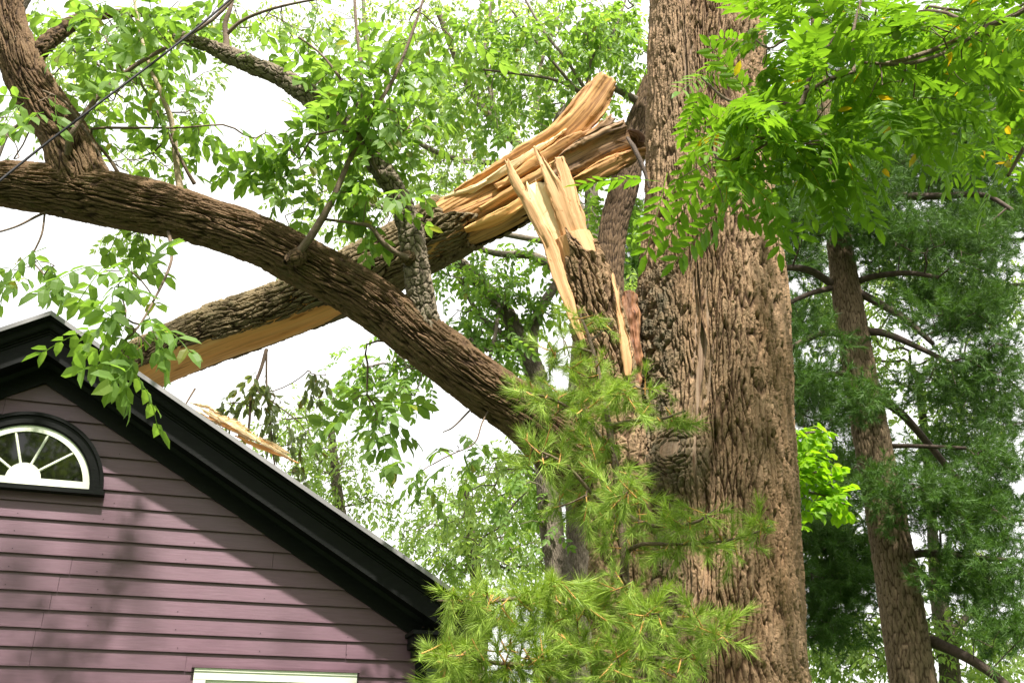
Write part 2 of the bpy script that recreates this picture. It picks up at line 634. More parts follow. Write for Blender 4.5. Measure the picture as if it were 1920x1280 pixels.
def compound(npairs, L, lw, ll, droop, quads, seed, rachis=True, angle=60, sag=0.3, rw=0.003, roll=0.5):
    r = np.random.default_rng(seed)
    vs, fs, n = [], [], 0

    def rp(t):
        return np.array([L * t, 0, -sag * L * t * t])
    if rachis:
        k = 4
        ts = np.linspace(0, 1, k + 1)
        for a, b in ((0, rw), (rw, 0)):
            V = []
            for t in ts:
                p = rp(t)
                V += [p + [0, a, b], p - [0, a, b]]
            F = [(2 * i, 2 * i + 1, 2 * i + 3, 2 * i + 2) for i in range(k)]
            vs.append(np.array(V))
            fs += [tuple(x + n for x in f) for f in F]
            n += len(V)
    items = []
    for i in range(npairs):
        t = 0.25 + 0.68 * i / max(1, npairs - 1) if npairs > 1 else 0.6
        for sgn in (-1, 1):
            items.append((t + r.uniform(-0.02, 0.02), sgn * math.radians(angle + r.uniform(-12, 8) - 15 * t), 1 - 0.25 * abs(t - 0.6)))
    items.append((1.0, 0.0, 1.05))
    for t, ang, sc in items:
        V, F = leaflet(ll * sc * r.uniform(0.85, 1.1), lw * sc * r.uniform(0.85, 1.1), droop + r.uniform(-0.1, 0.15), 0.25, quads)
        rl = r.uniform(-roll, roll)
        pit = r.uniform(0.0, roll) + 0.4 * roll
        Rz = np.array([[math.cos(ang), -math.sin(ang), 0], [math.sin(ang), math.cos(ang), 0], [0, 0, 1]])
        Ry = np.array([[math.cos(pit), 0, math.sin(pit)], [0, 1, 0], [-math.sin(pit), 0, math.cos(pit)]])
        Rx = np.array([[1, 0, 0], [0, math.cos(rl), -math.sin(rl)], [0, math.sin(rl), math.cos(rl)]])
        vs.append(xf(V, Rz @ Ry @ Rx, rp(t)))
        fs += [tuple(x + n for x in f) for f in F]
        n += len(V)
    return np.vstack(vs), fs


def tuft(nn, L, seed, wid=0.0012, spread=1.0, shoot=0.12, tri=True):
    """pine shoot along +X with needles pointing forwards and out"""
    r = np.random.default_rng(seed)
    vs, fs, n = [], [], 0
    for i in range(nn):
        x = shoot * r.random() ** 0.8
        a = r.uniform(0, 2 * math.pi)
        tip = x / shoot
        b = math.radians(r.uniform(12, 70) * spread * (1.15 - 0.45 * tip))
        d = np.array([math.cos(b), math.sin(b) * math.cos(a), math.sin(b) * math.sin(a)])
        l = L * r.uniform(0.7, 1.05)
        side = unit(np.cross(d, r.normal(size=3)))
        base = np.array([x, 0, 0])
        mid = base + d * l * 0.55
        tipp = base + d * l + np.array([0, 0, -0.08 * l])
        V = np.array([base - side * wid, base + side * wid, tipp])
        vs.append(V)
        fs.append((n, n + 1, n + 2))
        n += 3
    return np.vstack(vs), fs


def scatter(templates, pos, dirs, ups, scales, rg):
    """merge transformed copies of templates -> V, loops, totals"""
    pos, dirs, ups = np.asarray(pos), unit(np.asarray(dirs)), np.asarray(ups)
    Y_ = unit(np.cross(ups, dirs))
    Z_ = np.cross(dirs, Y_)
    R3 = np.stack([dirs, Y_, Z_], -1)            # columns
    pick = rg.integers(0, len(templates), len(pos))
    Vs, Ls, Ts, n = [], [], [], 0
    for k, (TV, TF) in enumerate(templates):
        idx = np.where(pick == k)[0]
        if not len(idx):
            continue
        V = np.einsum('mij,nj->mni', R3[idx], TV) * scales[idx][:, None, None] + pos[idx][:, None]
        loops = np.array([i for f in TF for i in f])
        tot = np.array([len(f) for f in TF])
        off = n + np.arange(len(idx)) * len(TV)
        Ls.append((loops[None] + off[:, None]).ravel())
        Ts.append(np.tile(tot, len(idx)))
        Vs.append(V.reshape(-1, 3))
        n += len(idx) * len(TV)
    return np.vstack(Vs), np.concatenate(Ls), np.concatenate(Ts)


TPL_ASH = [compound(3, 0.27, 0.062, 0.125, 0.3, True, s, sag=0.4, angle=68, roll=0.38) for s in range(6)] + \
          [compound(4, 0.33, 0.056, 0.115, 0.3, True, s + 20, sag=0.5, angle=66, roll=0.35) for s in range(3)]
TPL_WALNUT = [compound(8, 0.46, 0.040, 0.118, 0.12, True, s, sag=0.25, angle=68, rw=0.0022, roll=0.2) for s in range(5)] + \
             [compound(7, 0.40, 0.040, 0.112, 0.18, True, s + 30, sag=0.5, angle=64, rw=0.0022, roll=0.25) for s in range(3)]
TPL_FAR = [compound(3, 0.24, 0.055, 0.13, 0.2, False, s, rachis=False, sag=0.35) for s in range(6)]
TPL_WILT = [compound(3, 0.2, 0.045, 0.12, 0.3, True, s, sag=1.3, angle=35) for s in range(5)]
TPL_TUFT = [tuft(80, 0.12, s, 0.0017, 0.9, 0.12) for s in range(6)]
TPL_TUFT_FAR = [tuft(60, 0.12, s, 0.0036, 1.2, 0.24) for s in range(6)]


# ------------------------------------------------------------------ growing twigs from limbs to leaf positions
def grow(roots, targets, tip_r, rg, step=0.25, wob=0.12, rmax=0.03, pw=0.42, sag=0.0, near_bias=0.25):
    """roots: list of point arrays.  returns chains [(pts, radii)], tip directions"""
    nodes_ = [p for r_ in roots for p in r_]
    depth = [0.0] * len(nodes_)
    par = [-1] * len(nodes_)
    targets = np.asarray(targets)
    R0 = np.array(nodes_)
    d0 = np.min(np.linalg.norm(targets[:, None] - R0[None], axis=2), axis=1)
    order = np.argsort(d0)
    cap = len(nodes_) + len(targets) * 14
    A = np.zeros((cap, 3))
    A[:len(nodes_)] = R0
    Dp = np.zeros(cap)
    n = len(nodes_)
    par = np.full(cap, -1)
    nroot = n
    chains, tips, tipdir = [], np.zeros(len(targets), int), np.zeros((len(targets), 3))
    for t in order:
        q = targets[t]
        dd = np.linalg.norm(A[:n] - q, axis=1)
        cost = dd + near_bias * Dp[:n]
        j = int(np.argmin(cost))
        L = dd[j]
        k = max(2, min(12, int(L / step) + 1))
        a = A[j]
        side = rg.normal(size=3) * wob * L
        idx = [j]
        for i in range(1, k + 1):
            u = i / k
            p = a + (q - a) * u + side * math.sin(math.pi * u) * 0.5 + rg.normal(size=3) * 0.04 * L / k
            p = p + np.array([0, 0, sag * L * math.sin(math.pi * u)])
            if i == k:
                p = q
            A[n] = p
            par[n] = idx[-1]
            Dp[n] = Dp[idx[-1]] + L / k
            idx.append(n)
            n += 1
        chains.append(idx)
        tips[t] = idx[-1]
        tipdir[t] = A[idx[-1]] - A[idx[-2]]
    cnt = np.zeros(n)
    for t in tips:
        cnt[t] += 1
    for i in range(n - 1, nroot - 1, -1):
        if par[i] >= 0:
            cnt[par[i]] += cnt[i]
    rad = np.minimum(tip_r * np.maximum(cnt, 1) ** pw, rmax)
    out = []
    for idx in chains:
        r_ = rad[idx].copy()
        r_[0] = r_[1]
        out.append((A[idx], r_))
    return out, unit(tipdir)


def chains_mesh(chains, nc=5):
    Vs, Fs, n = [], [], 0
    th = np.arange(nc) * 2 * math.pi / nc
    for pts, r in chains:
        pts = np.asarray(pts, float)
        if len(pts) < 2:
            continue
        T = unit(np.gradient(pts, axis=0))
        ref = np.array([0.31, 0.17, 0.93]) if abs(T[0] @ np.array([0.31, 0.17, 0.93])) < 0.9 else np.array([1.0, 0, 0])
        Nn = unit(np.cross(T, ref))
        B = np.cross(T, Nn)
        V = pts[:, None] + (np.cos(th)[None, :, None] * Nn[:, None] + np.sin(th)[None, :, None] * B[:, None]) * np.asarray(r)[:, None, None]
        k = len(pts)
        Fs.append(grid_faces(k - 1, nc) + n)
        Vs.append(V.reshape(-1, 3))
        n += k * nc
    F = np.vstack(Fs)
    return np.vstack(Vs), F.ravel(), np.full(len(F), 4)


def blob_points(blobs, rg, dens=1.0, flat=1.0):
    """blobs rows (x, y, rx, ry, Y, rY, n) in photo pixels / metres"""
    out = []
    for x, y, rx, ry, Y, rY, n_ in blobs:
        n_ = max(1, int(round(n_ * dens)))
        for _ in range(n_):
            while True:
                a = rg.uniform(-1, 1, 3)
                if a @ a <= 1:
                    break
            out.append(P(x + a[0] * rx, y + a[1] * ry, Y + a[2] * rY))
    return np.array(out)


def leaves_at(name, tips, tdir, tpl, mat, parent, per, rg, size=(0.8, 1.2), droop=0.35, spread=1.0, jit=0.03, world=True):
    m = len(tips)
    pos = np.repeat(tips, per, 0) + rg.normal(size=(m * per, 3)) * jit
    d = np.repeat(tdir, per, 0) * 0.6 + rg.normal(size=(m * per, 3)) * spread * 0.7
    d[:, 2] = d[:, 2] * 0.6 - droop
    up = np.array([0, 0, 1.0]) + rg.normal(size=(m * per, 3)) * 0.35
    sc = rg.uniform(size[0], size[1], m * per)
    V, L, T = scatter(tpl, pos, d, up, sc, rg)
    return mk(name, V, L, T, mat, parent, False, world=world)


# ------------------------------------------------------------------ ground
gm = mat_plain("lawn_green", (0.05, 0.085, 0.03), 0.9, 0.2)
gb = MB()
gb.add([(-400, -400, 0), (400, -400, 0), (400, 600, 0), (-400, 600, 0)], [(0, 1, 2, 3)])
g_ = gb.build("ground", gm)
g_["kind"] = "structure"

# ------------------------------------------------------------------ house (local frame: x along the gable wall, -y towards the viewer)
WALLP = CAM + (cF + np.array([1, 0, 0]) * (85 - 960) / FPX - cU * (720 - 640) / FPX) * 7.6
ZA = float(WALLP[2])
SL = 0.593
house = thing("house", "small purple clapboard house with black gable trim and arched white fan window", "house",
              (float(WALLP[0]), float(WALLP[1]), 0), rotz=math.radians(18))
M['purple'] = mat_paint("purple_paint", (0.122, 0.064, 0.088), 0.42, 0.25, 0.14, 5, (1, 1, 14), 0.5)
M['black'] = mat_paint("black_paint", (0.0045, 0.005, 0.005), 0.45, 0.35, 0.4, 9, (1, 1, 6), 0.14, worn=(0.022, 0.026, 0.025))
M['white'] = mat_paint("white_paint", (0.72, 0.74, 0.62), 0.4, 0.1, 0.05, 8, (1, 1, 1))
M['shingle'] = mat_paint("grey_shingle", (0.16, 0.15, 0.155), 0.85, 0.6, 0.35, 30, (1, 1, 1), 0.2)
M['edge_metal'] = mat_paint("grey_drip_edge", (0.20, 0.19, 0.20), 0.5, 0.1, 0.12, 5, (1, 1, 1))
HW = 3.05            # half width of the gable wall
DEEP = 6.5


def hz(x, h=0.0):    # height of the rake line
    return ZA + h - SL * abs(x)


# walls behind the boards
mb = MB()
ze = hz(HW, 0.1)
Vw = [(-HW, 0.02, 0), (HW, 0.02, 0), (HW, 0.02, ze), (0, 0.02, ZA + 0.1), (-HW, 0.02, ze)]
Vb = [(x, DEEP, z) for x, y, z in Vw]
mb.add(Vw + Vb, [(0, 1, 2, 3, 4), (9, 8, 7, 6, 5), (1, 6, 7, 2), (0, 4, 9, 5)])
mb.build("wall", M['purple'], house, world=False)
# clapboards: wedge boards, thick at the bottom edge
mb = MB()
E_ = 0.1275
zb = ZA - 2.063 - E_ * 5
rb = random.Random(3)
k = 0
joints = {0: [], 10: [], 9: []}
WJ = {(-2.063): [(-1.0)]}
while zb < ZA + 0.05:
    z0, z1 = zb, zb + E_ + 0.02
    xe0 = min(HW, (ZA + 0.13 - z0) / SL)
    xe1 = min(HW, (ZA + 0.13 - z1) / SL)
    if xe1 > 0.05:
        row = round((zb - (ZA - 2.063)) / E_)
        cuts = {0: [0.27, 1.3], 1: [0.27, 2.45], 2: [0.30], 3: [0.33], 4: [0.36], 5: [0.42], 6: [1.84], 8: [2.2], -1: [2.3], -2: [0.9], 10: [1.55]}.get(row, [])
        cuts = [-xe0] + [-xe0 * rb.uniform(0.3, 0.7)] + cuts + [xe0]
        for a, b in zip(cuts[:-1], cuts[1:]):
            a_, b_ = a + (0.0012 if a > -xe0 else 0), b - (0.0012 if b < xe0 else 0)
            if b_ - a_ < 0.02:
                continue
            ta = -xe1 if a <= -xe0 + 1e-6 else a_
            tb = xe1 if b >= xe0 - 1e-6 else b_
            dz = rb.uniform(-0.002, 0.002)
            dy = rb.uniform(0, 0.0025)
            yo, yi = -0.019 - dy, -0.0015 - dy
            n_ = max(2, int((b_ - a_) / 0.25))
            bot = [(a_ + (b_ - a_) * i / n_, yo + rb.uniform(-0.0008, 0.0008), z0 + dz) for i in range(n_ + 1)]
            top = [(ta + (tb - ta) * i / n_, yi, z1 + dz) for i in range(n_ + 1)]
            bk = [(p[0], 0.012, p[2]) for p in bot]
            V = bot + top + bk
            m_ = n_ + 1
            F = []
            for i in range(n_):
                F += [(i, i + 1, m_ + i + 1, m_ + i), (2 * m_ + i, 2 * m_ + i + 1, i + 1, i)]
            F += [(2 * m_, 0, m_), (n_, 2 * m_ + n_, m_ + n_)]
            mb.add(V, F)
            # a bead of shadow-casting lip on the lower edge
            mb.add([(a_, yo - 0.0022, z0 + dz - 0.0015), (b_, yo - 0.0022, z0 + dz - 0.0015), (b_, yo - 0.0015, z0 + dz + 0.007), (a_, yo - 0.0015, z0 + dz + 0.007),
                    (a_, yo + 0.006, z0 + dz - 0.0015), (b_, yo + 0.006, z0 + dz - 0.0015)], [(0, 1, 2, 3), (4, 5, 1, 0)])
    zb += E_
mb.build("clapboard_siding", M['purple'], house, world=False)
# nail heads
mb = MB()
for r_ in range(-5, 16):
    for c_ in range(-5, 6):
        x = c_ * 0.61 + rb.uniform(-0.03, 0.03)
        z = ZA - 2.063 + r_ * E_ + 0.028
        if abs(x) > 2.9 or z > ZA - SL * abs(x) - 0.05 or rb.random() < 0.35 or (abs(x) < 0.6 and z > ZA - 0.95) or (1.3 < x < 2.6 and z < ZA - 2.0):
            continue
        yy = -0.0205
        V = [(x + 0.0035 * math.cos(a), yy, z + 0.0035 * math.sin(a)) for a in [i * math.pi / 3 for i in range(6)]]
        mb.add(V, [tuple(range(6))[::-1]])
mb.build("nail_heads", M['black'], house, world=False)


def rake(name, prof, mat, xend, x_start=0.0, smooth=False):
    """prof: closed list of (D, h): D towards the viewer, h above the rake line"""
    mb = MB()
    n_ = len(prof)
    for sgn in (-1, 1):
        A_ = [(0.0, -D, ZA + h) for D, h in prof]
        B_ = [(sgn * xend, -D, ZA + h - SL * xend) for D, h in prof]
        F = []
        for i in range(n_):
            j = (i + 1) % n_
            F.append((i, j, n_ + j, n_ + i) if sgn > 0 else (n_ + i, n_ + j, j, i))
        F.append(tuple(range(n_, 2 * n_)))
        mb.add(A_ + B_, F)
    return mb.build(name, mat, house, smooth, world=False)


rake("frieze_board", [(-0.01, 0.0), (0.030, 0.0), (0.030, 0.125), (0.045, 0.135), (0.06, 0.17), (-0.01, 0.17)], M['black'], 3.03)
rake("soffit", [(-0.01, 0.172), (0.252, 0.160), (0.252, 0.185), (-0.01, 0.195)], M['black'], 3.47)
rake("fascia_board", [(0.254, 0.145), (0.278, 0.145), (0.278, 0.292), (0.288, 0.297), (0.288, 0.312), (0.254, 0.312)], M['black'], 3.49)
cr = [(0.258, 0.315), (0.300, 0.315), (0.302, 0.324)]
for i in range(9):
    a = i / 8
    cr.append((0.305 + 0.068 * (a ** 1.0) + 0.008 * math.sin(a * 2 * math.pi), 0.327 + 0.062 * a - 0.010 * math.sin(a * 2 * math.pi)))
cr += [(0.380, 0.392), (0.380, 0.412), (0.258, 0.412)]
rake("crown_moulding", cr, M['black'], 3.51, smooth=False)
rake("drip_edge", [(0.20, 0.4145), (0.400, 0.4145), (0.403, 0.404), (0.408, 0.404), (0.408, 0.441), (0.403, 0.441), (0.403, 0.424), (0.20, 0.424)], M['edge_metal'], 3.55)
# roof: courses of shingles on two slopes
mb = MB()
for sgn in (-1, 1):
    nrow = 26
    for i in range(nrow):
        x1 = 3.57 - i * 3.57 / nrow
        x0 = max(0.0, x1 - 3.57 / nrow - 0.03)
        nx = 24
        for j in range(nx):
            y0 = -0.402 + (DEEP + 0.8) * j / nx + (0 if j == 0 else (0.05 if i % 2 else -0.05))
            y1 = -0.402 + (DEEP + 0.8) * (j + 1) / nx + (0.05 if i % 2 else -0.05) - 0.006
            dz = rb.uniform(0, 0.004)
            a = [(sgn * x0, y0, ZA - SL * x0 + 0.427), (sgn * x1, y0, ZA - SL * x1 + 0.430 + dz), (sgn * x1, y1, ZA - SL * x1 + 0.430 + dz), (sgn * x0, y1, ZA - SL * x0 + 0.427)]
            b = [(p[0], p[1], p[2] + 0.010) for p in a]
            F = [(4, 5, 6, 7), (0, 3, 2, 1), (0, 1, 5, 4), (1, 2, 6, 5), (2, 3, 7, 6)]
            if sgn < 0:
                F = [f[::-1] for f in F]
            mb.add(a + b, F)
roof = mb.build("roof", M['shingle'], house, world=False)
mb = MB()
for sgn in (-1, 1):
    a = [(0, -0.19, ZA + 0.40), (sgn * 3.51, -0.19, ZA + 0.40 - SL * 3.51), (sgn * 3.51, DEEP + 0.3, ZA + 0.40 - SL * 3.51), (0, DEEP + 0.3, ZA + 0.40)]
    b = [(p[0], p[1], p[2] - 0.14) for p in a]
    mb.add(a + b, [(0, 1, 2, 3), (7, 6, 5, 4), (1, 5, 6, 2), (3, 2, 6, 7)] if sgn > 0 else [(3, 2, 1, 0), (4, 5, 6, 7), (2, 6, 5, 1), (7, 6, 2, 3)])
mb.build("roof_deck", M['black'], roof, world=False)
# cornice returns at both eaves, gutter-side fascia
for sgn in (-1, 1):
    mb = MB()
    zr = hz(3.0, 0.02)
    xa, xb = sorted((sgn * 2.90, sgn * 3.53))
    mb.box((xa, -0.30, zr - 0.012), (xb, -0.003, zr + 0.016))
    mb.box((xa + 0.02, -0.27, zr - 0.10), (xb - 0.03, -0.003, zr - 0.0125))
    mb.box((xa + 0.05, -0.15, zr - 0.16), (xb - 0.08, -0.003, zr - 0.1005))
    mb.build("cornice_return", M['black'], house, world=False)
    mb = MB()
    xc, xd = sorted((sgn * 2.99, sgn * 3.075))
    mb.box((xc, -0.045, 0), (xd, 0.06, zr - 0.161))
    mb.build("corner_board", M['black'], house, world=False)
    mb = MB()
    xc, xd = sorted((sgn * 3.08, sgn * 3.51))
    mb.box((xc, 0.01, hz(3.51, 0.10)), (xd, DEEP, hz(3.51, 0.13)))
    mb.box((sgn * 3.51 - 0.012, 0.0, hz(3.51, 0.131)), (sgn * 3.51 + 0.012, DEEP, hz(3.51, 0.24)))
    mb.build("eave_trim", M['black'], house, world=False)

# arched fan window
WX, WZ = -0.012, ZA - 0.815


def arch_ring(mb, r0, r1, y0, y1, mi=0, n_=56, zsq=1.0):
    """half ring between radii, from depth y0 (front) to y1 (back)"""
    V = []
    for i in range(n_ + 1):
        a = math.pi * i / n_
        c_, s_ = math.cos(a), math.sin(a) * zsq
        V += [(WX + r0 * c_, y0, WZ + r0 * s_), (WX + r1 * c_, y0, WZ + r1 * s_), (WX + r1 * c_, y1, WZ + r1 * s_), (WX + r0 * c_, y1, WZ + r0 * s_)]
    F = []
    for i in range(n_):
        for k_ in range(4):
            F.append((4 * i + k_, 4 * i + 4 + k_, 4 * i + 4 + (k_ + 1) % 4, 4 * i + (k_ + 1) % 4))
    F += [(0, 1, 2, 3), (4 * n_ + 3, 4 * n_ + 2, 4 * n_ + 1, 4 * n_)]
    mb.add(V, F, mi)


mb = MB()
arch_ring(mb, 0.475, 0.535, -0.064, 0.0)
arch_ring(mb, 0.5355, 0.560, -0.080, 0.0)
arch_ring(mb, 0.462, 0.4745, -0.055, 0.0)
mb.box((WX - 0.575, -0.092, WZ - 0.035), (WX + 0.575, 0.0, WZ - 0.0005))
gw = mb.build("gable_window", M['black'], house, world=False)
mb = MB()
arch_ring(mb, 0.415, 0.4615, -0.046, 0.0)
mb.box((WX - 0.4615, -0.048, WZ + 0.0), (WX + 0.4615, 0.0, WZ + 0.062))
mb.build("window_frame", M['white'], gw, world=False)
for ang in (36, 72, 108, 144):
    mb = MB()
    a = math.radians(ang)
    d_ = np.array([math.cos(a), 0, math.sin(a)])
    p_ = np.array([-math.sin(a), 0, math.cos(a)])
    o_ = np.array([WX, 0, WZ + 0.055])
    r0_, r1_ = 0.112, 0.385 if ang in (36, 144) else 0.368
    for hw, yf in ((0.009, -0.036), (0.005, -0.042)):
        V = [o_ + d_ * r + p_ * s * hw + np.array([0, y, 0]) for y in (yf, -0.024) for r in (r0_, r1_) for s in (-1, 1)]
        mb.add(V, [(0, 2, 3, 1), (0, 4, 6, 2), (1, 3, 7, 5)])
    mb.build("muntin", M['white'], gw, world=False)
mb = MB()
V = [(WX, -0.022, WZ + 0.0622)]
n_ = 24
V2 = []
for yy in (-0.0455, -0.024):
    for i in range(n_ + 1):
        a = math.pi * i / n_
        V2.append((WX + 0.118 * math.cos(a), yy, WZ + 0.0622 + 0.110 * math.sin(a)))
F = [tuple(range(n_ + 1))[::-1]]
F += [(i, i + 1, n_ + 2 + i, n_ + 1 + i) for i in range(n_)]
mb.add(V2, F)
mb.build("sunburst_hub", M['white'], gw, world=False)
m, n, p, o = nodes("dark_glass")
p.inputs["Base Color"].default_value = (0.004, 0.004, 0.003, 1)
p.inputs["Roughness"].default_value = 0.03
p.inputs["Specular IOR Level"].default_value = 0.5
bn = N(n, "ShaderNodeBump")
bn.inputs["Strength"].default_value = 0.05
n.links.new(noise(n, N(n, "ShaderNodeTexCoord").outputs["Object"], 3, 2), bn.inputs["Height"])
n.links.new(bn.outputs[0], p.inputs["Normal"])
M['glass'] = m
mb = MB()
V = [(WX + 0.425 * math.cos(math.pi * i / 48), -0.0265, WZ + 0.005 + 0.425 * math.sin(math.pi * i / 48)) for i in range(49)]
mb.add(V, [tuple(range(49))[::-1]])
mb.build("glass_pane", M['glass'], gw, world=False)

# lower window
LX0, LX1, LZ = 1.365, 2.54, ZA - 2.035
mb = MB()
mb.box((LX0 - 0.02, -0.062, LZ - 0.006), (LX1 + 0.02, 0.0, LZ + 0.012))
lw_ = mb.build("lower_window", M['purple'], house, world=False)
mb = MB()
mb.box((LX0, -0.045, LZ - 0.085), (LX1, 0.0, LZ - 0.0065))
mb.box((LX0, -0.044, LZ - 1.5), (LX0 + 0.085, 0.0, LZ - 0.0855))
mb.box((LX1 - 0.085, -0.044, LZ - 1.5), (LX1, 0.0, LZ - 0.0855))
mb.box((LX0 + 0.001, -0.052, LZ - 0.028), (LX1 - 0.001, -0.0455, LZ - 0.0068))
mb.build("window_casing", M['white'], lw_, world=False)
mb = MB()
mb.box((LX0 + 0.086, -0.030, LZ - 0.15), (LX1 - 0.086, -0.002, LZ - 0.0865))
mb.build("window_sash", M['white'], lw_, world=False)
mb = MB()
mb.add([(LX0 + 0.08, -0.008, LZ - 1.5), (LX1 - 0.08, -0.008, LZ - 1.5), (LX1 - 0.08, -0.008, LZ - 0.15), (LX0 + 0.08, -0.008, LZ - 0.15)], [(0, 1, 2, 3)])
mb.build("window_pane", M['glass'], lw_, world=False)

# ------------------------------------------------------------------ the big split tree
YT = 8.0
base = P(1340, 1280, YT)
tree = thing("split_tree", "massive rough-barked tree standing upright beside the house, one stem snapped off and splintered", "tree", (float(base[0]), YT, 0))


def trunk_rows():
    rows = [(1225, 1418, -160), (1222, 1425, 0), (1218, 1432, 150), (1216, 1440, 300), (1207, 1452, 430), (1196, 1468, 540), (1188, 1476, 660),
            (1186, 1480, 800), (1186, 1488, 920), (1184, 1493, 1020), (1178, 1500, 1130), (1166, 1510, 1270)]
    out = []
    for xl, xr, y in rows[::-1]:
        c = (xl + xr) / 2
        out.append([*P(c, y, YT), (xr - xl) / 2 * mpp(c, y, YT)])
    b0 = out[0]
    pre = [[b0[0] - 0.02, b0[1], -0.1, b0[3] * 1.45], [b0[0] - 0.01, b0[1], 0.5, b0[3] * 1.15], [b0[0], b0[1], 1.3, b0[3] * 1.04]]
    return np.array(pre + out)


TP = trunk_rows()
tq, ts_ = catmull(TP, 1500)
Tn, Nn_, Bn_ = frames(tq[:, :3])


def trunk_coord(x, y):
    """theta, s of the camera-side trunk point seen at pixel"""
    ray = P(x, y, 8.0) - CAM
    ray /= np.linalg.norm(ray)
    best = None
    pts = tq[:, :3] - CAM
    pr = pts @ ray
    dist = np.linalg.norm(pts - pr[:, None] * ray, axis=1)
    yy = np.array([0.0])
    # pick axis sample whose plane meets the ray closest to the surface
    den = Tn @ ray
    t = (pts * Tn).sum(1) / np.where(abs(den) < 1e-6, 1e-6, den)
    off = CAM + ray * t[:, None] - tq[:, :3]
    rr = np.linalg.norm(off, axis=1)
    front = (off * Nn_).sum(1) > 0
    e = np.abs(rr - tq[:, 3]) + (~front) * 9
    i = int(np.argmin(e))
    th = math.atan2(off[i] @ Bn_[i], off[i] @ Nn_[i])
    return th, ts_[i]


GR = np.array([trunk_coord(x, y) for x, y in ((1281, 5), (1285, 80), (1290, 200), (1298, 320), (1303, 450), (1312, 560), (1318, 640), (1310, 720), (1304, 800))])
GR = GR[np.argsort(GR[:, 1])]
CRK = np.array([trunk_coord(x, y) for x, y in ((1345, 800), (1338, 860), (1322, 920), (1318, 990), (1328, 1080))])
CRK = CRK[np.argsort(CRK[:, 1])]
KN = trunk_coord(1266, 848)
HOLE = trunk_coord(1408, 160)


def trunk_shape(TH, SS, RR):
    g = np.interp(SS, GR[:, 1], GR[:, 0])
    inr = sstep(SS, GR[0, 1] - 0.15, GR[0, 1] + 0.3)
    x = (TH - g) * RR
    d = -0.008 * np.exp(-(x / 0.05) ** 2) * inr + 0.02 * np.exp(-((np.abs(x) - 0.13) / 0.06) ** 2) * inr
    lip = sstep(SS, GR[0, 1] - 0.2, GR[0, 1] + 0.6)
    d = d - 0.03 * np.exp(-(x / 0.25) ** 2) * lip
    c = np.interp(SS, CRK[:, 1], CRK[:, 0])
    inc = sstep(SS, CRK[0, 1] - 0.1, CRK[0, 1] + 0.1) * (1 - sstep(SS, CRK[-1, 1] - 0.05, CRK[-1, 1] + 0.1))
    x2 = (TH - c) * RR
    d = d - 0.09 * np.exp(-(x2 / 0.03) ** 2) * inc
    kx, ks = (TH - KN[0]) * RR, SS - KN[1] + 0.12
    rk = np.hypot(kx, ks)
    d = d + 0.15 * np.exp(-(rk / 0.26) ** 2)
    hx, hs = (TH - HOLE[0]) * RR, (SS - HOLE[1]) / 1.6
    d = d - 0.10 * np.exp(-(hx ** 2 + hs ** 2) / 0.03 ** 2)
    # broad unevenness
    d = d + 0.05 * (fbm((TH / (2 * math.pi) + 0.5) * 6, SS * 0.9, 6, 77) - 0.5)
    # flare of the fused left stem near the foot
    d = d + 0.18 * np.exp(-((TH - 0.9 * LEFT * 1.2) / 0.5) ** 2) * (1 - sstep(SS, 2.6, 3.7))
    return d


# which theta sign lies on the left of the picture
_t1, _ = trunk_coord(1250, 600)
_t2, _ = trunk_coord(1420, 600)
LEFT = 1 if _t1 > _t2 else -1


def near_scar(TH, SS, RR):
    g = np.interp(SS, GR[:, 1], GR[:, 0])
    wsc = 0.006 + 0.022 * vnoise(SS * 2.5, SS * 0 + 3, 999) + 0.03 * np.exp(-((SS - GR[2, 1]) / 0.18) ** 2) + 0.02 * np.exp(-((SS - GR[1, 1]) / 0.2) ** 2)
    inr = sstep(SS, GR[0, 1] - 0.05, GR[0, 1] + 0.1)
    m = np.abs((TH - g) * RR + 0.02 * (fbm((TH + 4) * 14, SS * 9, 999, 5) - 0.5)) - wsc * inr
    # knot disc: bark opens round it
    kx, ks = (TH - KN[0]) * RR, SS - KN[1]
    return np.minimum(m, np.hypot(kx, ks * 1.15) - 0.062)


def lobe(TH, SS):
    """the rougher, darker fused lobe on the left, below mid height"""
    g = np.interp(SS, GR[:, 1], GR[:, 0])
    wob_ = 0.5 * (fbm((TH / (2 * math.pi) + 0.5) * 12, SS * 2, 12, 201) - 0.5)
    side = sstep((TH - g) * LEFT + wob_, 0.05, 0.35)
    lo = 1 - sstep(SS + 0.8 * wob_, GR[3, 1] + 0.0, GR[3, 1] + 0.9)
    kn = np.exp(-(np.hypot((TH - KN[0]) * 0.72, SS - KN[1] + 0.1) / 0.34) ** 4)
    return np.maximum(side * lo, kn)


def trunk_h(TH, SS):
    k = lobe(TH, SS)
    h1 = bark_h(TH, SS, 112, 0.42, 3, 0.5, 0.85)
    h2 = bark_h(TH, SS, 88, 0.22, 303, 0.7)
    # ridges that curl round the healed knot
    kx, ks = (TH - KN[0]) * 0.72, SS - KN[1]
    rk = np.hypot(kx, ks)
    an = np.arctan2(ks, kx)
    uu = rk / 0.034 + 1.2 * (fbm(an * 1.5 + 9, rk * 6, 999, 411) - 0.5)
    f1, f2, ic = worley(uu + 50, an * (rk + 0.05) / 0.11 + 50, 9999, 412)
    h3 = np.clip((f2 - f1 - 0.03) / 0.3, 0, 1) * (0.7 + 0.5 * ic) + 0.2 * (fbm(kx * 60 + 99, ks * 60 + 99, 9999, 413) - 0.5)
    kk = np.exp(-(rk / 0.24) ** 4)
    return (h1 * (1 - k) * 1.15 + h2 * k * 1.25) * (1 - kk) + h3 * 1.2 * kk


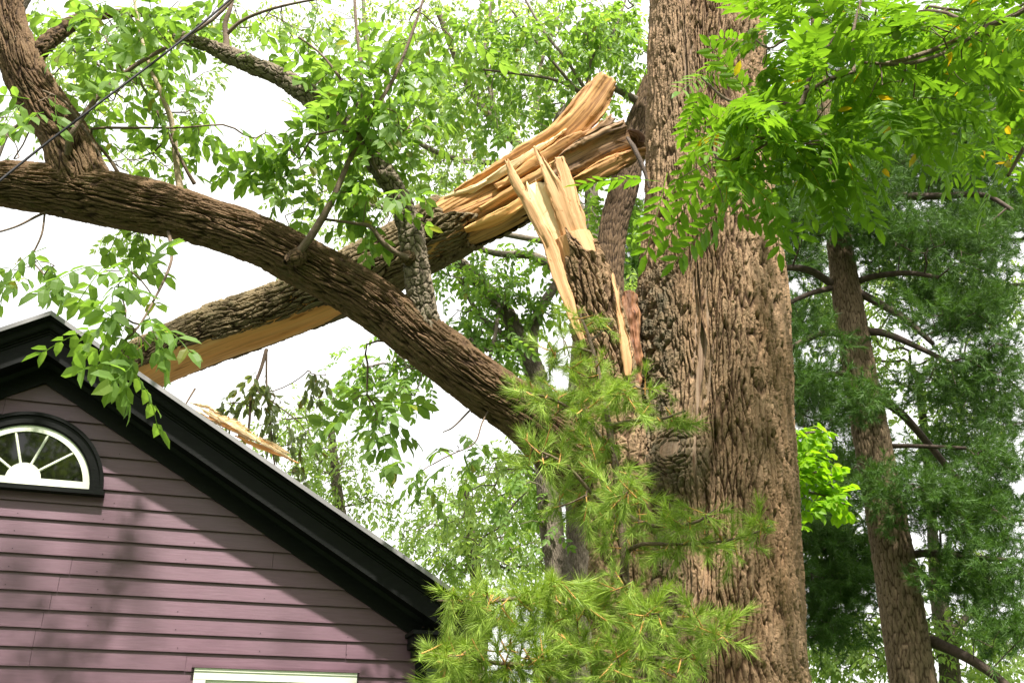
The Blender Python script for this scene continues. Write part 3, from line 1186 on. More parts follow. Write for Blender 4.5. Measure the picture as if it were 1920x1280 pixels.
bark_tube("trunk", TP, M['bark_main'], tree, 1900, 700, 0.039, 92, 0.42, 3, trunk_shape, near_scar, core=0.006, hfun=trunk_h, tone=lobe)
# the bare seam and the healed knot: smooth wood just under the bark
def sub_disp(TH, SS, RR):
    g = np.interp(SS, GR[:, 1], GR[:, 0])
    x = (TH - g) * RR
    near = np.exp(-(x / 0.16) ** 2)
    kx, ks = (TH - KN[0]) * RR, SS - KN[1]
    rk = np.hypot(kx, ks * 1.15)
    nk = np.exp(-(rk / 0.14) ** 2)
    rings = 0.0025 * np.sin(rk * 190) * nk + 0.012 * nk
    fib = 0.012 * (fbm((TH / (2 * math.pi) + 0.5) * 150, SS * 1.3, 150, 8) - 0.5) * near
    # deepest along the split line
    return trunk_shape(TH, SS, RR) - 0.012 + 0.01 * nk + rings + fib - 0.010 * np.exp(-(x / 0.006) ** 2)


def sub_keep(TH, SS, RR):
    return near_scar(TH, SS, RR) < 0.05


TPs = TP.copy()
wood_tube("bark_seam", TPs, M['scar'], tree, 1100, 420, sub_disp, keepf=sub_keep, extra=lambda T_, S_, R_: 0.35 * np.exp(-(np.hypot((T_ - KN[0]) * R_, (S_ - KN[1]) * 1.15) / 0.11) ** 4))

# horizontal limb crossing in front
limb_px = [(-90, 338, 38, 6.9), (0, 345, 40, 6.95), (100, 355, 46, 7.0), (200, 372, 50, 7.05), (300, 392, 47, 7.1), (400, 420, 44, 7.15), (500, 455, 44, 7.2),
           (600, 508, 44, 7.3), (700, 567, 45, 7.4), (800, 644, 48, 7.5), (900, 720, 49, 7.6), (985, 776, 51, 7.7), (1080, 848, 72, 7.8), (1180, 930, 95, 7.95), (1260, 1000, 110, 8.1)]
LP = px_path(limb_px)


def limb_shape(TH, SS, RR):
    d = 0.05 * (fbm((TH / (2 * math.pi) + 0.5) * 4, SS * 1.4, 4, 31) - 0.5)
    return d


limb = bark_tube("limb", LP, M['bark_limb'], tree, 1200, 340, 0.030, 44, 0.42, 5, limb_shape)
# limb that rises from it at far left
up_px = [(168, 378, 42, 7.04), (156, 350, 52, 7.02), (143, 312, 47, 6.98), (122, 255, 42, 6.95), (85, 200, 40, 6.9), (48, 140, 38, 6.85), (22, 70, 34, 6.8), (8, 0, 31, 6.75), (0, -90, 28, 6.7)]
UP = px_path(up_px)
bark_tube("upright_limb", UP, M['bark_limb'], tree, 600, 260, 0.028, 38, 0.34, 15, lambda T_, S_, R_: 0.05 * (fbm((T_ / (2 * math.pi) + 0.5) * 4, S_ * 2, 4, 35) - 0.5))
side_px = [(62, 112, 14, 6.87), (78, 92, 16, 6.86), (105, 66, 15, 6.9), (135, 45, 14, 6.95), (170, 32, 10, 7.0), (230, 25, 7, 7.1), (300, 30, 5, 7.2)]
SD = px_path(side_px)
bark_tube("side_branch", SD, M['bark_dark'], tree, 160, 48, 0.014, 8, 0.08, 25)
mid_px = [(802, 625, 30, 7.45), (793, 580, 26, 7.38), (780, 500, 24, 7.3), (768, 425, 23, 7.25), (742, 360, 20, 7.2), (705, 305, 19, 7.2), (672, 262, 18, 7.2), (640, 225, 17, 7.2), (602, 200, 20, 7.2), (570, 172, 19, 7.2),
          (520, 143, 17, 7.2), (470, 120, 16, 7.2), (425, 102, 16, 7.2), (385, 84, 12, 7.2), (345, 72, 10, 7.2), (300, 66, 8, 7.2)]
MD = px_path(mid_px)
bark_tube("rising_branch", MD, M['bark_grey'], tree, 700, 100, 0.016, 11, 0.1, 27, lambda T_, S_, R_: 0.03 * (fbm((T_ / (2 * math.pi) + 0.5) * 3, S_ * 4, 3, 36) - 0.5))
collar = px_path([(535, 492, 6, 6.98), (545, 487, 13, 7.0), (556, 482, 16, 7.05), (568, 478, 15, 7.12)])
bark_tube("branch_stub", collar, M['bark_dark'], tree, 40, 40, 0.014, 8, 0.05, 29)
collar2 = px_path([(752, 478, 6, 7.15), (760, 482, 12, 7.18), (774, 486, 14, 7.22)])
bark_tube("branch_stub", collar2, M['bark_dark'], tree, 30, 40, 0.014, 8, 0.05, 30)

# the snapped stem
st_px = [(1200, 1290, 80, 7.8), (1182, 1150, 74, 7.8), (1168, 1000, 66, 7.75), (1156, 860, 60, 7.7), (1143, 740, 54, 7.65), (1128, 640, 53, 7.6), (1107, 560, 51, 7.55), (1082, 480, 48, 7.5), (1052, 400, 42, 7.45), (1032, 335, 34, 7.42)]
ST = px_path(st_px)
st_q, st_s = catmull(ST, 600)


def s_at(q, s, x, y):
    d = np.array([abs((lambda v: (v @ np.array([1, 0, 0]) / (v @ cF)))(c[:3] - CAM) * FPX + 960 - x) + abs(640 - FPX * ((c[:3] - CAM) @ cU) / ((c[:3] - CAM) @ cF) - y) for c in q])
    return s[int(np.argmin(d))]


s_bk = s_at(st_q, st_s, 1082, 490)


def st_edge(TH, SS, RR):
    u = (TH / (2 * math.pi) + 0.5)
    # TH towards the left edge of the picture (LEFT) is stripped much lower
    lft = np.exp(-((TH - LEFT * 1.75) / 0.75) ** 2)
    top = s_bk + 0.30 * np.exp(-((TH - LEFT * 0.05) / 0.18) ** 2) + 0.02 - 0.95 * lft + 0.16 * (vnoise(u * 26, SS * 3, 26, 91) - 0.5) * 1.6 - 0.25 * np.exp(-((TH + LEFT * 1.9) / 0.4) ** 2)
    return top - SS


bark_tube("snapped_stem", ST, M['bark_main'], tree, 800, 280, 0.042, 26, 0.34, 41, None, st_edge, core=0.022)
# wood core of the stem, seen above the torn bark
q_, s_ = catmull(ST, 400)
i0 = int(np.argmin(abs(s_ - (s_bk - 0.7))))
i1 = int(np.argmin(abs(s_ - s_at(st_q, st_s, 1062, 425))))
CORE = q_[i0:i1:12].copy()
CORE[:, 3] *= 0.84


def fibre(cells, amp, seed, stretch=0.5, steps=0):
    def f(TH, SS, RR):
        u = (TH / (2 * math.pi) + 0.5) * cells
        n_ = fbm(u, SS * stretch, cells, seed, 3)
        if steps:
            n2 = np.round(n_ * steps) / steps
            n_ = 0.75 * n2 + 0.25 * n_
        f2 = vnoise(u * 5, SS * stretch * 3, cells * 5, seed + 3) - 0.5
        return amp * (n_ - 0.5) * 2 + amp * 0.16 * f2
    return f


wood_tube("stem_wood", CORE, M['wood_pale'], tree, 300, 160, fibre(14, 0.016, 5, 0.7, 7))


def plank(name, rows, thick, mat, parent, seed=0, nl=90, nc=40, amp=0.010, jag=0.08, tips=(False, True), fib_n=60):
    """flat torn slab of wood facing the viewer; rows (x, y, halfwidth px, Y)"""
    pth = px_path(rows)
    q, s = catmull(pth, nl)
    c, r = q[:, :3], q[:, 3]
    T, Nn2, B = frames(c)
    th = np.linspace(-math.pi, math.pi, nc, endpoint=False)
    TH, SS = np.meshgrid(th, s)
    R_ = np.repeat(r[:, None], nc, 1)
    ct, st2 = np.cos(TH), np.sin(TH)
    ex = 0.45
    px = np.sign(ct) * np.abs(ct) ** ex * thick
    py = np.sign(st2) * np.abs(st2) ** ex * R_
    u = (py / 0.012)
    fib = amp * (fbm(u * 0.6 + 50, SS * 1.2, 9999, seed, 3) - 0.5) * 2
    stepd = amp * 1.3 * (np.round(fbm(u * 0.25 + 50, SS * 0.7, 9999, seed + 5, 2) * 6) / 6 - 0.5)
    grv = -amp * 1.6 * sstep(vnoise(u * 0.35 + 50 + 0.6 * fbm(SS * 2, SS * 0, 9999, seed + 2), SS * 0.5, 9999, seed + 7), 0.68, 0.8)
    px = px + (fib + stepd + grv) * np.sign(ct + 1e-9)
    edge = 0.016 * (fbm(SS * 7 + 30, np.sign(st2) * 3, 9999, seed + 8, 3) - 0.5) * 2
    py = py + edge * np.sign(st2) * (np.abs(st2) > 0.3)
    V = c[:, None] + px[..., None] * Nn2[:, None] + py[..., None] * B[:, None]
    # jagged end: push the last rings along the fibre by a per-strand amount
    L_ = s[-1]
    for end, on in ((1, tips[1]), (0, tips[0])):
        if not on:
            continue
        k_ = sstep(SS / L_, 0.72, 1.0) if end else sstep(1 - SS / L_, 0.72, 1.0)
        strand = vnoise(py / 0.02 + 60, py * 0, 9999, seed + 11) + 0.5 * vnoise(py / 0.007 + 60, py * 0, 9999, seed + 12)
        V = V + (k_ * (strand - 0.75) * jag * (1 if end else -1))[..., None] * T[:, None]
    co = np.stack([px, py, SS], -1).reshape(-1, 3)
    Fq = grid_faces(nl, nc)
    Lp = Fq.ravel().tolist() + list(range(nc))[::-1] + [nl * nc + i for i in range(nc)]
    tot = [4] * len(Fq) + [nc, nc]
    # hair-thin slivers lifting off the faces, edges and tip
    rg = np.random.default_rng(seed + 900)
    Vf, cf = [V.reshape(-1, 3)], [co]
    nb = (nl + 1) * nc
    for _ in range(int(fib_n)):
        i = int(nl * rg.random() ** 0.6 * 0.97)
        j = int(rg.integers(0, nc))
        if math.cos(th[j]) < -0.2:
            continue
        a = V[i, j]
        d = unit(T[min(i, nl)] * (1 if rg.random() < 0.75 else -1) + (V[i, j] - c[i]) / max(1e-6, np.linalg.norm(V[i, j] - c[i])) * rg.uniform(0.02, 0.4) + rg.normal(size=3) * 0.08)
        l = rg.uniform(0.02, 0.09)
        sd_ = unit(np.cross(d, [0.2, 1, 0.1])) * rg.uniform(0.0008, 0.0028)
        Vf.append(np.array([a - sd_, a + sd_, a + d * l, a + Nn2[i] * 0.003]))
        cf.append(np.array([co.reshape(nl + 1, nc, 3)[i, j]] * 4))
        Lp += [nb, nb + 1, nb + 2, nb, nb + 2, nb + 3, nb + 1, nb + 3, nb + 2]
        tot += [3, 3, 3]
        nb += 4
    return mk(name, np.vstack(Vf), Lp, tot, mat, parent, True, {"co": np.vstack(cf)})


plank("splinter", [(1092, 640, 5, 7.40), (1062, 555, 12, 7.39), (1034, 470, 14, 7.37), (1008, 415, 11, 7.34), (984, 370, 10, 7.32), (962, 330, 8, 7.31), (950, 302, 1.5, 7.30)], 0.022, M['wood_pale'], tree, 1, 110)
plank("splinter", [(1090, 490, 12, 7.42), (1068, 430, 20, 7.36), (1046, 370, 15, 7.32), (1030, 330, 12, 7.3), (1016, 303, 7, 7.3), (1002, 276, 1.5, 7.3)], 0.02, M['wood_pale'], tree, 2, 110)
plank("splinter", [(1130, 540, 6, 7.42), (1110, 490, 11, 7.42), (1090, 440, 15, 7.39), (1071, 380, 15, 7.37), (1060, 335, 12, 7.36), (1051, 298, 9, 7.35)], 0.024, M['wood_pale'], tree, 3, 100, jag=0.03)
plank("splinter", [(1070, 500, 8, 7.42), (1050, 450, 20, 7.42), (1030, 405, 24, 7.41), (1015, 372, 22, 7.40), (1008, 352, 18, 7.4)], 0.03, M['wood_white'], tree, 4, 80, amp=0.014, jag=0.16)
plank("splinter", [(1178, 705, 5, 7.40), (1174, 660, 9, 7.38), (1166, 610, 8, 7.37), (1157, 565, 5, 7.36), (1149, 520, 1.5, 7.36)], 0.02, M['wood_pale'], tree, 6, 80, amp=0.012)
# reddish rotten heartwood in the crotch
wood_tube("rotten_heartwood", px_path([(1194, 770, 8, 7.62), (1190, 700, 12, 7.64), (1187, 640, 15, 7.66), (1182, 590, 15, 7.68), (1179, 553, 14, 7.7)]), M['wood_red'], tree, 150, 90,
          lambda T_, S_, R_: 0.07 * (fbm((T_ / (2 * math.pi) + 0.5) * 5, S_ * 9, 5, 301, 2) - 0.5) + 0.03 * (fbm((T_ / (2 * math.pi) + 0.5) * 24, S_ * 12, 24, 302, 3) - 0.5))

# a long dried strip of bark hanging from the break
strip = px_path([(1176, 258, 3, 7.9), (1188, 275, 4.5, 7.85), (1200, 300, 4.5, 7.8), (1210, 325, 3.5, 7.8), (1217, 352, 2, 7.8)])

# ------------------------------------------------------------------ the fallen trunk on the roof
YL = 8.9
log = thing("fallen_trunk", "broken trunk fallen across the roof, bark torn off its splintered raw upper end", "fallen trunk", tuple(float(v) for v in P(560, 580, YL)))
log_px = [(150, 745, 52, 9.3), (230, 708, 52, 9.25), (300, 672, 52, 9.2), (400, 628, 54, 9.15), (500, 592, 54, 9.1), (600, 552, 56, 9.05), (700, 503, 58, 9.0), (780, 460, 60, 8.95), (850, 420, 62, 8.9), (930, 380, 62, 8.85), (1010, 336, 60, 8.8), (1080, 298, 52, 8.75)]
LG = px_path(log_px)
lg_q, lg_s = catmull(LG, 600)
s_brk = s_at(lg_q, lg_s, 852, 420)
s_l0 = s_at(lg_q, lg_s, 270, 690)
s_l1 = s_at(lg_q, lg_s, 640, 535)
_T, _N, _B = frames(lg_q[:, :3])
UPS = 1 if _B[300][2] > 0 else -1          # theta sign that looks up


def log_edge(TH, SS, RR):
    u = (TH / (2 * math.pi) + 0.5)
    e1 = s_brk + 0.12 * (vnoise(u * 14, SS * 0 + 2, 14, 61) - 0.5) + 0.10 * (vnoise(u * 40, SS * 6, 40, 62) - 0.5) - 0.10 * np.exp(-((TH - UPS * 1.0) / 0.5) ** 2) + 0.20 * np.exp(-((TH + UPS * 0.05) / 0.35) ** 2) - SS + 0.55 * np.exp(-((TH + UPS * 1.75) / 0.38) ** 2)
    e1 = np.where((TH * UPS < -1.45), 4.0, e1)                                  # a strip of bark stays on the underside
    # stripped window on the lower flank
    tt = (SS - s_l0) / (s_l1 - s_l0)
    cen = -UPS * (0.93 - 0.08 * np.clip(tt, 0, 1))
    hwid = 1.02 * np.sqrt(np.clip(1.03 - tt, 0, 1)) ** 1.0 * (0.9 + 0.1 * np.sin(tt * 9)) + 0.06 * (fbm(SS * 5 + 9, TH * 0, 999, 66, 3) - 0.5)
    e2 = (np.abs(TH - cen) - hwid) * RR
    e2 = np.where(tt > 1.03, 1.0, e2)
    return np.minimum(e1, e2)


bark_tube("bark", LG, M['bark_log'], log, 1100, 300, 0.034, 42, 0.30, 51, lambda T_, S_, R_: 0.04 * (fbm((T_ / (2 * math.pi) + 0.5) * 3, S_ * 1.3, 3, 71) - 0.5), log_edge, core=0.03)
ia, ib = int(np.argmin(abs(lg_s - (s_brk - 0.6)))), int(np.argmin(abs(lg_s - s_at(lg_q, lg_s, 1062, 306))))
BW = lg_q[ia:ib:14].copy()
BW[:, 3] *= 0.93


def torn(TH, SS, RR):
    u = (TH / (2 * math.pi) + 0.5) * 14
    n_ = fbm(u, SS * 0.35, 14, 15, 3)
    st_ = np.floor(n_ * 9) / 9 + sstep((n_ * 9) % 1, 0.75, 1.0) / 9
    d = 0.085 * (st_ - 0.5)
    d += 0.010 * (vnoise(u * 5, SS * 1.6, 70, 18) - 0.5) + 0.006 * (vnoise(u * 11, SS * 3, 154, 19) - 0.5)
    return d - 0.01


def torn_keep(TH, SS, RR):
    u = (TH / (2 * math.pi) + 0.5)
    end = SS.max() - 0.32 * vnoise(u * 18, SS * 0, 18, 23) - 0.18 * vnoise(u * 60, SS * 0, 60, 24) - 0.30 * sstep(-TH * UPS, 0.2, 1.0)
    return SS < end


wood_tube("torn_wood", BW, M['wood'], log, 420, 240, torn, keepf=torn_keep, extra=lambda T_, S_, R_: 0.85 * sstep(fbm((T_ / (2 * math.pi) + 0.5) * 5, S_ * 1.5, 5, 33) + 0.25 * sstep(-T_ * UPS, 0.1, 1.1) * sstep(S_, 1.0, 1.5), 0.68, 0.78))
ic, id_ = int(np.argmin(abs(lg_s - (s_l0 - 0.9)))), int(np.argmin(abs(lg_s - (s_l1 + 0.15))))
BX = lg_q[ic:id_:14].copy()
BX[:, 3] *= 0.93
wood_tube("stripped_wood", BX, M['wood_orange'], log, 360, 150, fibre(7, 0.020, 44, 0.5, 5))
# dark crack in the stripped patch
# dark core under the break so that gaps read as rotten heartwood
ROT = px_path([(880, 408, 30, 8.95), (960, 368, 40, 8.9), (1030, 332, 46, 8.85), (1090, 303, 48, 8.82), (1140, 284, 44, 8.8), (1170, 276, 34, 8.8), (1184, 272, 26, 8.8), (1196, 280, 15, 8.8), (1225, 278, 13, 8.8), (1290, 268, 8, 8.8)])


def rot_disp(TH, SS, RR):
    u = (TH / (2 * math.pi) + 0.5) * 10
    d = 0.10 * (fbm(u * 1.5, SS * 2.5, 15, 81, 4) - 0.5) + 0.07 * (fbm(u * 6, SS * 9, 60, 82, 3) - 0.5)
    d += -0.085 * np.exp(-((TH * UPS - 0.1) / 0.6) ** 2) * sstep(SS, 0.5, 0.9)
    return d


def rot_attr(TH, SS, RR):
    e = 1 - sstep(-TH * UPS, 0.62, 0.85) * (1 - sstep(SS, 1.05, 1.5)) + 0.8 * (fbm((TH + 4) * 3, SS * 3, 99, 83) - 0.5)
    return np.clip(e, 0, 1)


M['wood_brown'] = mat_wood("brown_rotten_wood", (0.22, 0.125, 0.06), (0.34, 0.21, 0.11), (0.035, 0.016, 0.008), 1.5)
plank("rotten_slab", [(1030, 326, 14, 8.5), (1085, 296, 28, 8.47), (1130, 274, 34, 8.45), (1172, 256, 30, 8.46)], 0.05, M['wood_brown'], log, 27, 120, 44, amp=0.028, jag=0.14)
plank("rotten_slab", [(1070, 346, 6, 8.5), (1110, 326, 14, 8.46), (1150, 306, 17, 8.46), (1190, 290, 9, 8.5), (1226, 280, 6, 8.55)], 0.05, M['wood'], log, 28, 120, 40, amp=0.022, jag=0.10)
plank("rotten_slab", [(1100, 262, 5, 8.5), (1130, 240, 10, 8.48), (1146, 222, 7, 8.48)], 0.03, M['wood_brown'], log, 29, 60, 30, amp=0.02, jag=0.06)
wood_tube("rotten_core", ROT, M['wood'], log, 340, 170, rot_disp, extra=rot_attr)
plank("wood_slab", [(860, 372, 18, 8.62), (920, 335, 20, 8.6), (990, 293, 24, 8.58), (1050, 255, 27, 8.55), (1095, 212, 32, 8.53), (1122, 175, 28, 8.52), (1140, 148, 17, 8.5)], 0.045, M['wood'], log, 21, 140, 48, amp=0.012, jag=0.07)
plank("wood_slab", [(930, 352, 6, 8.52), (990, 315, 11, 8.5), (1045, 282, 13, 8.5), (1080, 260, 12, 8.5), (1102, 246, 4, 8.5)], 0.035, M['wood'], log, 22, 100, 36, amp=0.010, jag=0.08)
plank("wood_slab", [(900, 395, 6, 8.5), (960, 358, 9, 8.48), (1020, 322, 10, 8.48), (1070, 288, 7, 8.48), (1125, 230, 2, 8.5)], 0.03, M['wood'], log, 23, 100, 36, amp=0.008, jag=0.10)
plank("wood_slab", [(872, 432, 6, 8.6), (930, 410, 12, 8.55), (985, 376, 10, 8.52), (1020, 352, 5, 8.52)], 0.03, M['wood_orange'], log, 24, 80, 36, amp=0.010, jag=0.10)
plank("wood_slab", [(835, 372, 4, 8.62), (890, 352, 7, 8.55), (950, 318, 8, 8.5), (1010, 280, 6, 8.5), (1060, 245, 3, 8.5)], 0.03, M['wood_white'], log, 25, 100, 36, amp=0.010, jag=0.10)
rs = np.random.default_rng(5)
mbs = MB()
for i in range(90):
    x = rs.uniform(835, 1010)
    yc = 415 - (x - 850) * 0.55
    y = yc + rs.uniform(-48, 30)
    a = P(x, y, 8.58)
    d = unit(P(x + 100, y - 55 + rs.uniform(-25, 25), 8.55) - a)
    l = rs.uniform(0.05, 0.16)
    b = a + d * l + np.array([0, -rs.uniform(0, 0.04), 0])
    sd_ = unit(np.cross(d, [0, 1, 0])) * rs.uniform(0.001, 0.003)
    mbs.add([a - sd_, a + sd_, b, a + np.array([0, -0.003, 0])], [(0, 1, 2), (0, 2, 3), (1, 3, 2)])
mbs.build("wood_fibres", M['wood_pale'], log)
# drooping strip of bark at the broken end
V, L_, T_ = chains_mesh([(strip[:, :3], strip[:, 3])], 6)
mk("bark_strip", V, L_, T_, M['twig_dark'], log, True)

# splintered debris on the roof behind the rake
def WH(x, y, ly):
    """photo pixel on the plane ly metres behind the gable wall"""
    d = P(x, y, 1.0) - CAM
    nn = np.array([-math.sin(math.radians(18)), math.cos(math.radians(18)), 0])
    return float((CAM + d * ((WALLP + nn * ly - CAM) @ nn) / (d @ nn))[1])



deb = thing("wood_splinters", "pale splinters of shattered wood strewn on the roof edge below the fallen trunk", "splinter pile", tuple(float(v) for v in P(440, 800, 8.75)))
rdb = random.Random(8)
slv = [(370, 762, 552, 864, 3.5), (392, 780, 520, 842, 4), (380, 772, 470, 806, 5), (430, 800, 545, 852, 5), (440, 815, 560, 868, 4)]
for _ in range(10):
    x0 = rdb.uniform(355, 450)
    y0 = 768 + (x0 - 370) * 0.60 + rdb.uniform(-12, 8)
    l_ = rdb.uniform(30, 90)
    a_ = math.radians(rdb.gauss(26, 11))
    slv.append((x0, y0, x0 + l_ * math.cos(a_), y0 + l_ * math.sin(a_), rdb.uniform(1.0, 2.5)))
for k_, (x0, y0, x1, y1, hw) in enumerate(slv):
    ly = 0.06 + 0.012 * k_
    plank("wood_sliver", [(x0, y0, hw * 0.4, WH(x0, y0, ly)), ((x0 * 2 + x1) / 3, (y0 * 2 + y1) / 3, hw, WH((x0 * 2 + x1) / 3, y0, ly)),
          ((x0 + 2 * x1) / 3, (y0 + 2 * y1) / 3 - 2, hw * 0.8, WH((x0 + 2 * x1) / 3, y1, ly)), (x1, y1, 0.6, WH(x1, y1, ly))], 0.008,
          M['wood_orange'] if k_ % 3 == 1 else M['wood_white'], deb, 60 + k_, 40, 20, amp=0.006, jag=0.04)

# ------------------------------------------------------------------ twigs and leaves of the split tree
def twig_path(rows, n=14, wob=0.0, rg=None):
    q, _ = catmull(px_path(rows), n)
    return q


def rows_of(*r):
    return list(r)


rt = np.random.default_rng(21)
TW_PALE = [
    [(338, 356, 7, 7.15), (330, 300, 6, 7.1), (322, 230, 5.5, 7.0), (302, 175, 5, 6.95), (285, 135, 4, 6.9), (265, 70, 3, 6.9), (250, -10, 2.5, 6.9)],
]
TW = [
    [(552, 484, 8, 7.05), (575, 455, 8, 7.0), (603, 412, 7, 6.95), (630, 360, 6, 6.9), (655, 300, 5.5, 6.9), (680, 250, 5, 6.9), (710, 195, 4, 6.9), (742, 140, 3.5, 6.9), (770, 70, 3, 6.9), (800, -20, 2, 6.9)],
    [(128, 290, 8, 6.8), (126, 265, 7, 6.7), (145, 235, 5, 6.7), (185, 180, 5, 6.7), (250, 125, 4.5, 6.7), (320, 85, 4, 6.7), (395, 40, 3.5, 6.7), (440, -5, 3, 6.7)],
    [(766, 484, 6, 7.15), (740, 472, 5, 7.1), (715, 452, 5, 7.05), (695, 425, 4, 7.0), (660, 418, 3, 7.0), (600, 410, 2.5, 7.0)],
    [(705, 300, 5, 7.2), (688, 250, 5, 7.1), (680, 180, 4, 7.1), (676, 110, 4, 7.1), (668, 50, 3, 7.1), (664, -20, 3, 7.1)],
    [(735, 350, 4, 7.2), (700, 310, 4, 7.1), (686, 230, 4, 7.1), (640, 150, 3, 7.0), (600, 100, 2, 7.0), (560, 70, 2, 7.0)],
    [(425, 98, 7, 7.2), (424, 70, 6, 7.2), (422, 45, 5, 7.2), (432, 15, 4, 7.2), (440, -20, 3, 7.2)],
    [(424, 66, 4, 7.2), (452, 40, 3.5, 7.15), (500, 20, 3, 7.1), (560, 5, 2.5, 7.1), (640, -8, 2, 7.0)],
    [(314, 425, 4, 7.1), (320, 455, 3.5, 6.95), (322, 485, 3, 6.8), (310, 520, 2.5, 6.5), (290, 560, 2.2, 6.2), (268, 600, 2, 5.95), (250, 625, 1.6, 5.8)],
    [(205, 330, 4, 7.0), (180, 280, 3, 6.9), (150, 230, 3, 6.8), (120, 190, 2.5, 6.7), (80, 170, 2, 6.6)],
    [(225, 330, 4, 7.0), (200, 290, 3, 7.0), (165, 245, 3, 6.9), (250, 240, 2.5, 6.9), (330, 240, 2, 6.9), (395, 235, 1.5, 6.9)],
    [(365, 345, 4, 7.15), (350, 320, 3, 7.1), (320, 260, 3, 7.0), (290, 200, 3, 7.0), (262, 150, 2.5, 7.0), (240, 70, 2, 7.0)],
    [(100, 392, 3, 7.0), (70, 405, 2.5, 6.95), (30, 425, 2, 6.9), (-20, 440, 2, 6.9)],
    [(84, 400, 2, 7.0), (78, 440, 2, 6.9), (60, 480, 1.5, 6.9), (55, 500, 1.2, 6.8)],
    [(930, 745, 2, 7.6), (905, 790, 1.6, 7.5), (890, 830, 1.4, 7.45), (850, 850, 1.2, 7.4)],
    [(880, 770, 2, 7.6), (850, 800, 1.5, 7.5), (830, 810, 1.2, 7.5)],
    [(870, 655, 3, 7.65), (700, 640, 2, 7.7), (690, 690, 2, 7.7), (688, 740, 1.6, 7.7)],
]
twp = [twig_path(r) for r in TW]
V, L_, T_ = chains_mesh([(q[:, :3], q[:, 3]) for q in [twig_path(r, 30) for r in TW_PALE]], 8)
mk("pale_sucker_shoot", V, L_, T_, M['twig_pale'], tree, True)
near_blobs = [  # x, y, rx, ry, Y, rY, n
    (52, 508, 55, 32, 6.7, .2, 9), (222, 530, 40, 34, 5.9, .15, 8), (243, 632, 46, 40, 5.75, .15, 13), (228, 590, 20, 25, 5.85, .1, 3),
    (80, 185, 30, 25, 6.4, .1, 4), (215, 35, 110, 40, 6.6, .4, 20), (250, 110, 95, 50, 6.7, .4, 16), (90, 40, 50, 30, 7.4, .2, 5),
    (210, 185, 90, 45, 7.2, .3, 9), (10, 255, 30, 40, 7.8, .2, 4), (190, 215, 40, 40, 7.3, .2, 5), (345, 235, 65, 45, 7.2, .3, 11),
    (265, 300, 70, 40, 7.4, .3, 10), (330, 30, 80, 40, 7.0, .4, 12), (430, 30, 70, 30, 7.4, .3, 7), (250, 440, 45, 25, 7.4, .2, 6),
    (30, 300, 30, 25, 7.5, .2, 4), (475, 270, 45, 35, 7.1, .2, 8), (540, 285, 40, 40, 7.1, .2, 8), (560, 100, 60, 40, 7.5, .3, 8),
    (650, 180, 75, 60, 7.1, .4, 16), (720, 160, 90, 80, 7.0, .4, 26), (780, 90, 80, 70, 7.2, .4, 16), (640, 110, 80, 50, 7.2, .4, 12),
    (620, 270, 80, 50, 7.0, .4, 16), (720, 270, 80, 50, 7.0, .3, 14), (690, 370, 45, 40, 7.0, .2, 8), (730, 390, 25, 25, 7.0, .1, 3),
    (540, 320, 35, 20, 7.2, .2, 4), (580, 40, 60, 30, 7.2, .3, 7), (780, 220, 60, 60, 7.3, .4, 12), (850, 830, 35, 22, 7.4, .1, 6),
    (795, 872, 18, 18, 7.4, .1, 3), (690, 770, 42, 38, 7.7, .2, 13), (640, 350, 40, 30, 7.1, .2, 6), (690, 720, 60, 15, 7.7, .2, 4),
]
tp = blob_points(near_blobs, rt, 0.54)
roots = [LP[:, :3], UP[:, :3], MD[:, :3], SD[:, :3]]
roots = [catmull(r, 30)[0][:, :3] for r in (LP, UP, MD, SD)] + [q[:, :3] for q in twp]
ch, td = grow(roots, tp, 0.0038, rt, 0.12, 0.10, 0.014)
V, L_, T_ = chains_mesh([(q[:, :3], q[:, 3]) for q in twp] + ch, 6)
mk("twigs", V, L_, T_, M['twig'], tree, True)
leaves_at("foliage", tp, td, TPL_ASH, M['leaf_ash'], tree, 2, rt, (0.9, 1.4), 0.4, 1.1, 0.06)

# leaves hanging from the fallen trunk
LTW = [
    [(500, 655, 4, 9.0), (490, 690, 3.5, 8.95), (472, 740, 3, 8.9), (468, 790, 2.5, 8.9), (462, 830, 2, 8.9)],
    [(500, 655, 2, 9.0), (500, 720, 2, 8.95), (506, 780, 2, 8.9), (512, 850, 1.8, 8.9), (518, 890, 1.5, 8.9)],
    [(366, 728, 2, 9.0), (350, 755, 1.6, 8.95), (342, 775, 1.4, 8.9)],
    [(478, 730, 1.6, 8.9), (520, 760, 1.5, 8.9), (560, 790, 1.2, 8.9)],
]
ltp = [twig_path(r) for r in LTW]
wb = [(425, 755, 20, 14, 8.8, .1, 4), (480, 715, 28, 22, 8.9, .15, 8), (510, 740, 15, 22, 8.9, .1, 4), (520, 795, 22, 20, 8.9, .1, 4), (560, 820, 22, 25, 8.9, .15, 4), (585, 705, 32, 14, 8.9, .1, 5), (545, 880, 20, 20, 8.9, .1, 3)]
tp2 = blob_points(wb, rt)
ch, td = grow([q[:, :3] for q in ltp] + [catmull(LG, 40)[0][6:, :3]], tp2, 0.003, rt, 0.12, 0.1, 0.01)
V, L_, T_ = chains_mesh([(q[:, :3], q[:, 3]) for q in ltp] + ch, 5)
mk("hanging_twigs", V, L_, T_, M['twig'], log, True)
leaves_at("wilted_leaves", tp2, td, TPL_WILT, M['leaf_wilt'], log, 2, rt, (0.7, 1.0), 0.9, 0.6, 0.03)

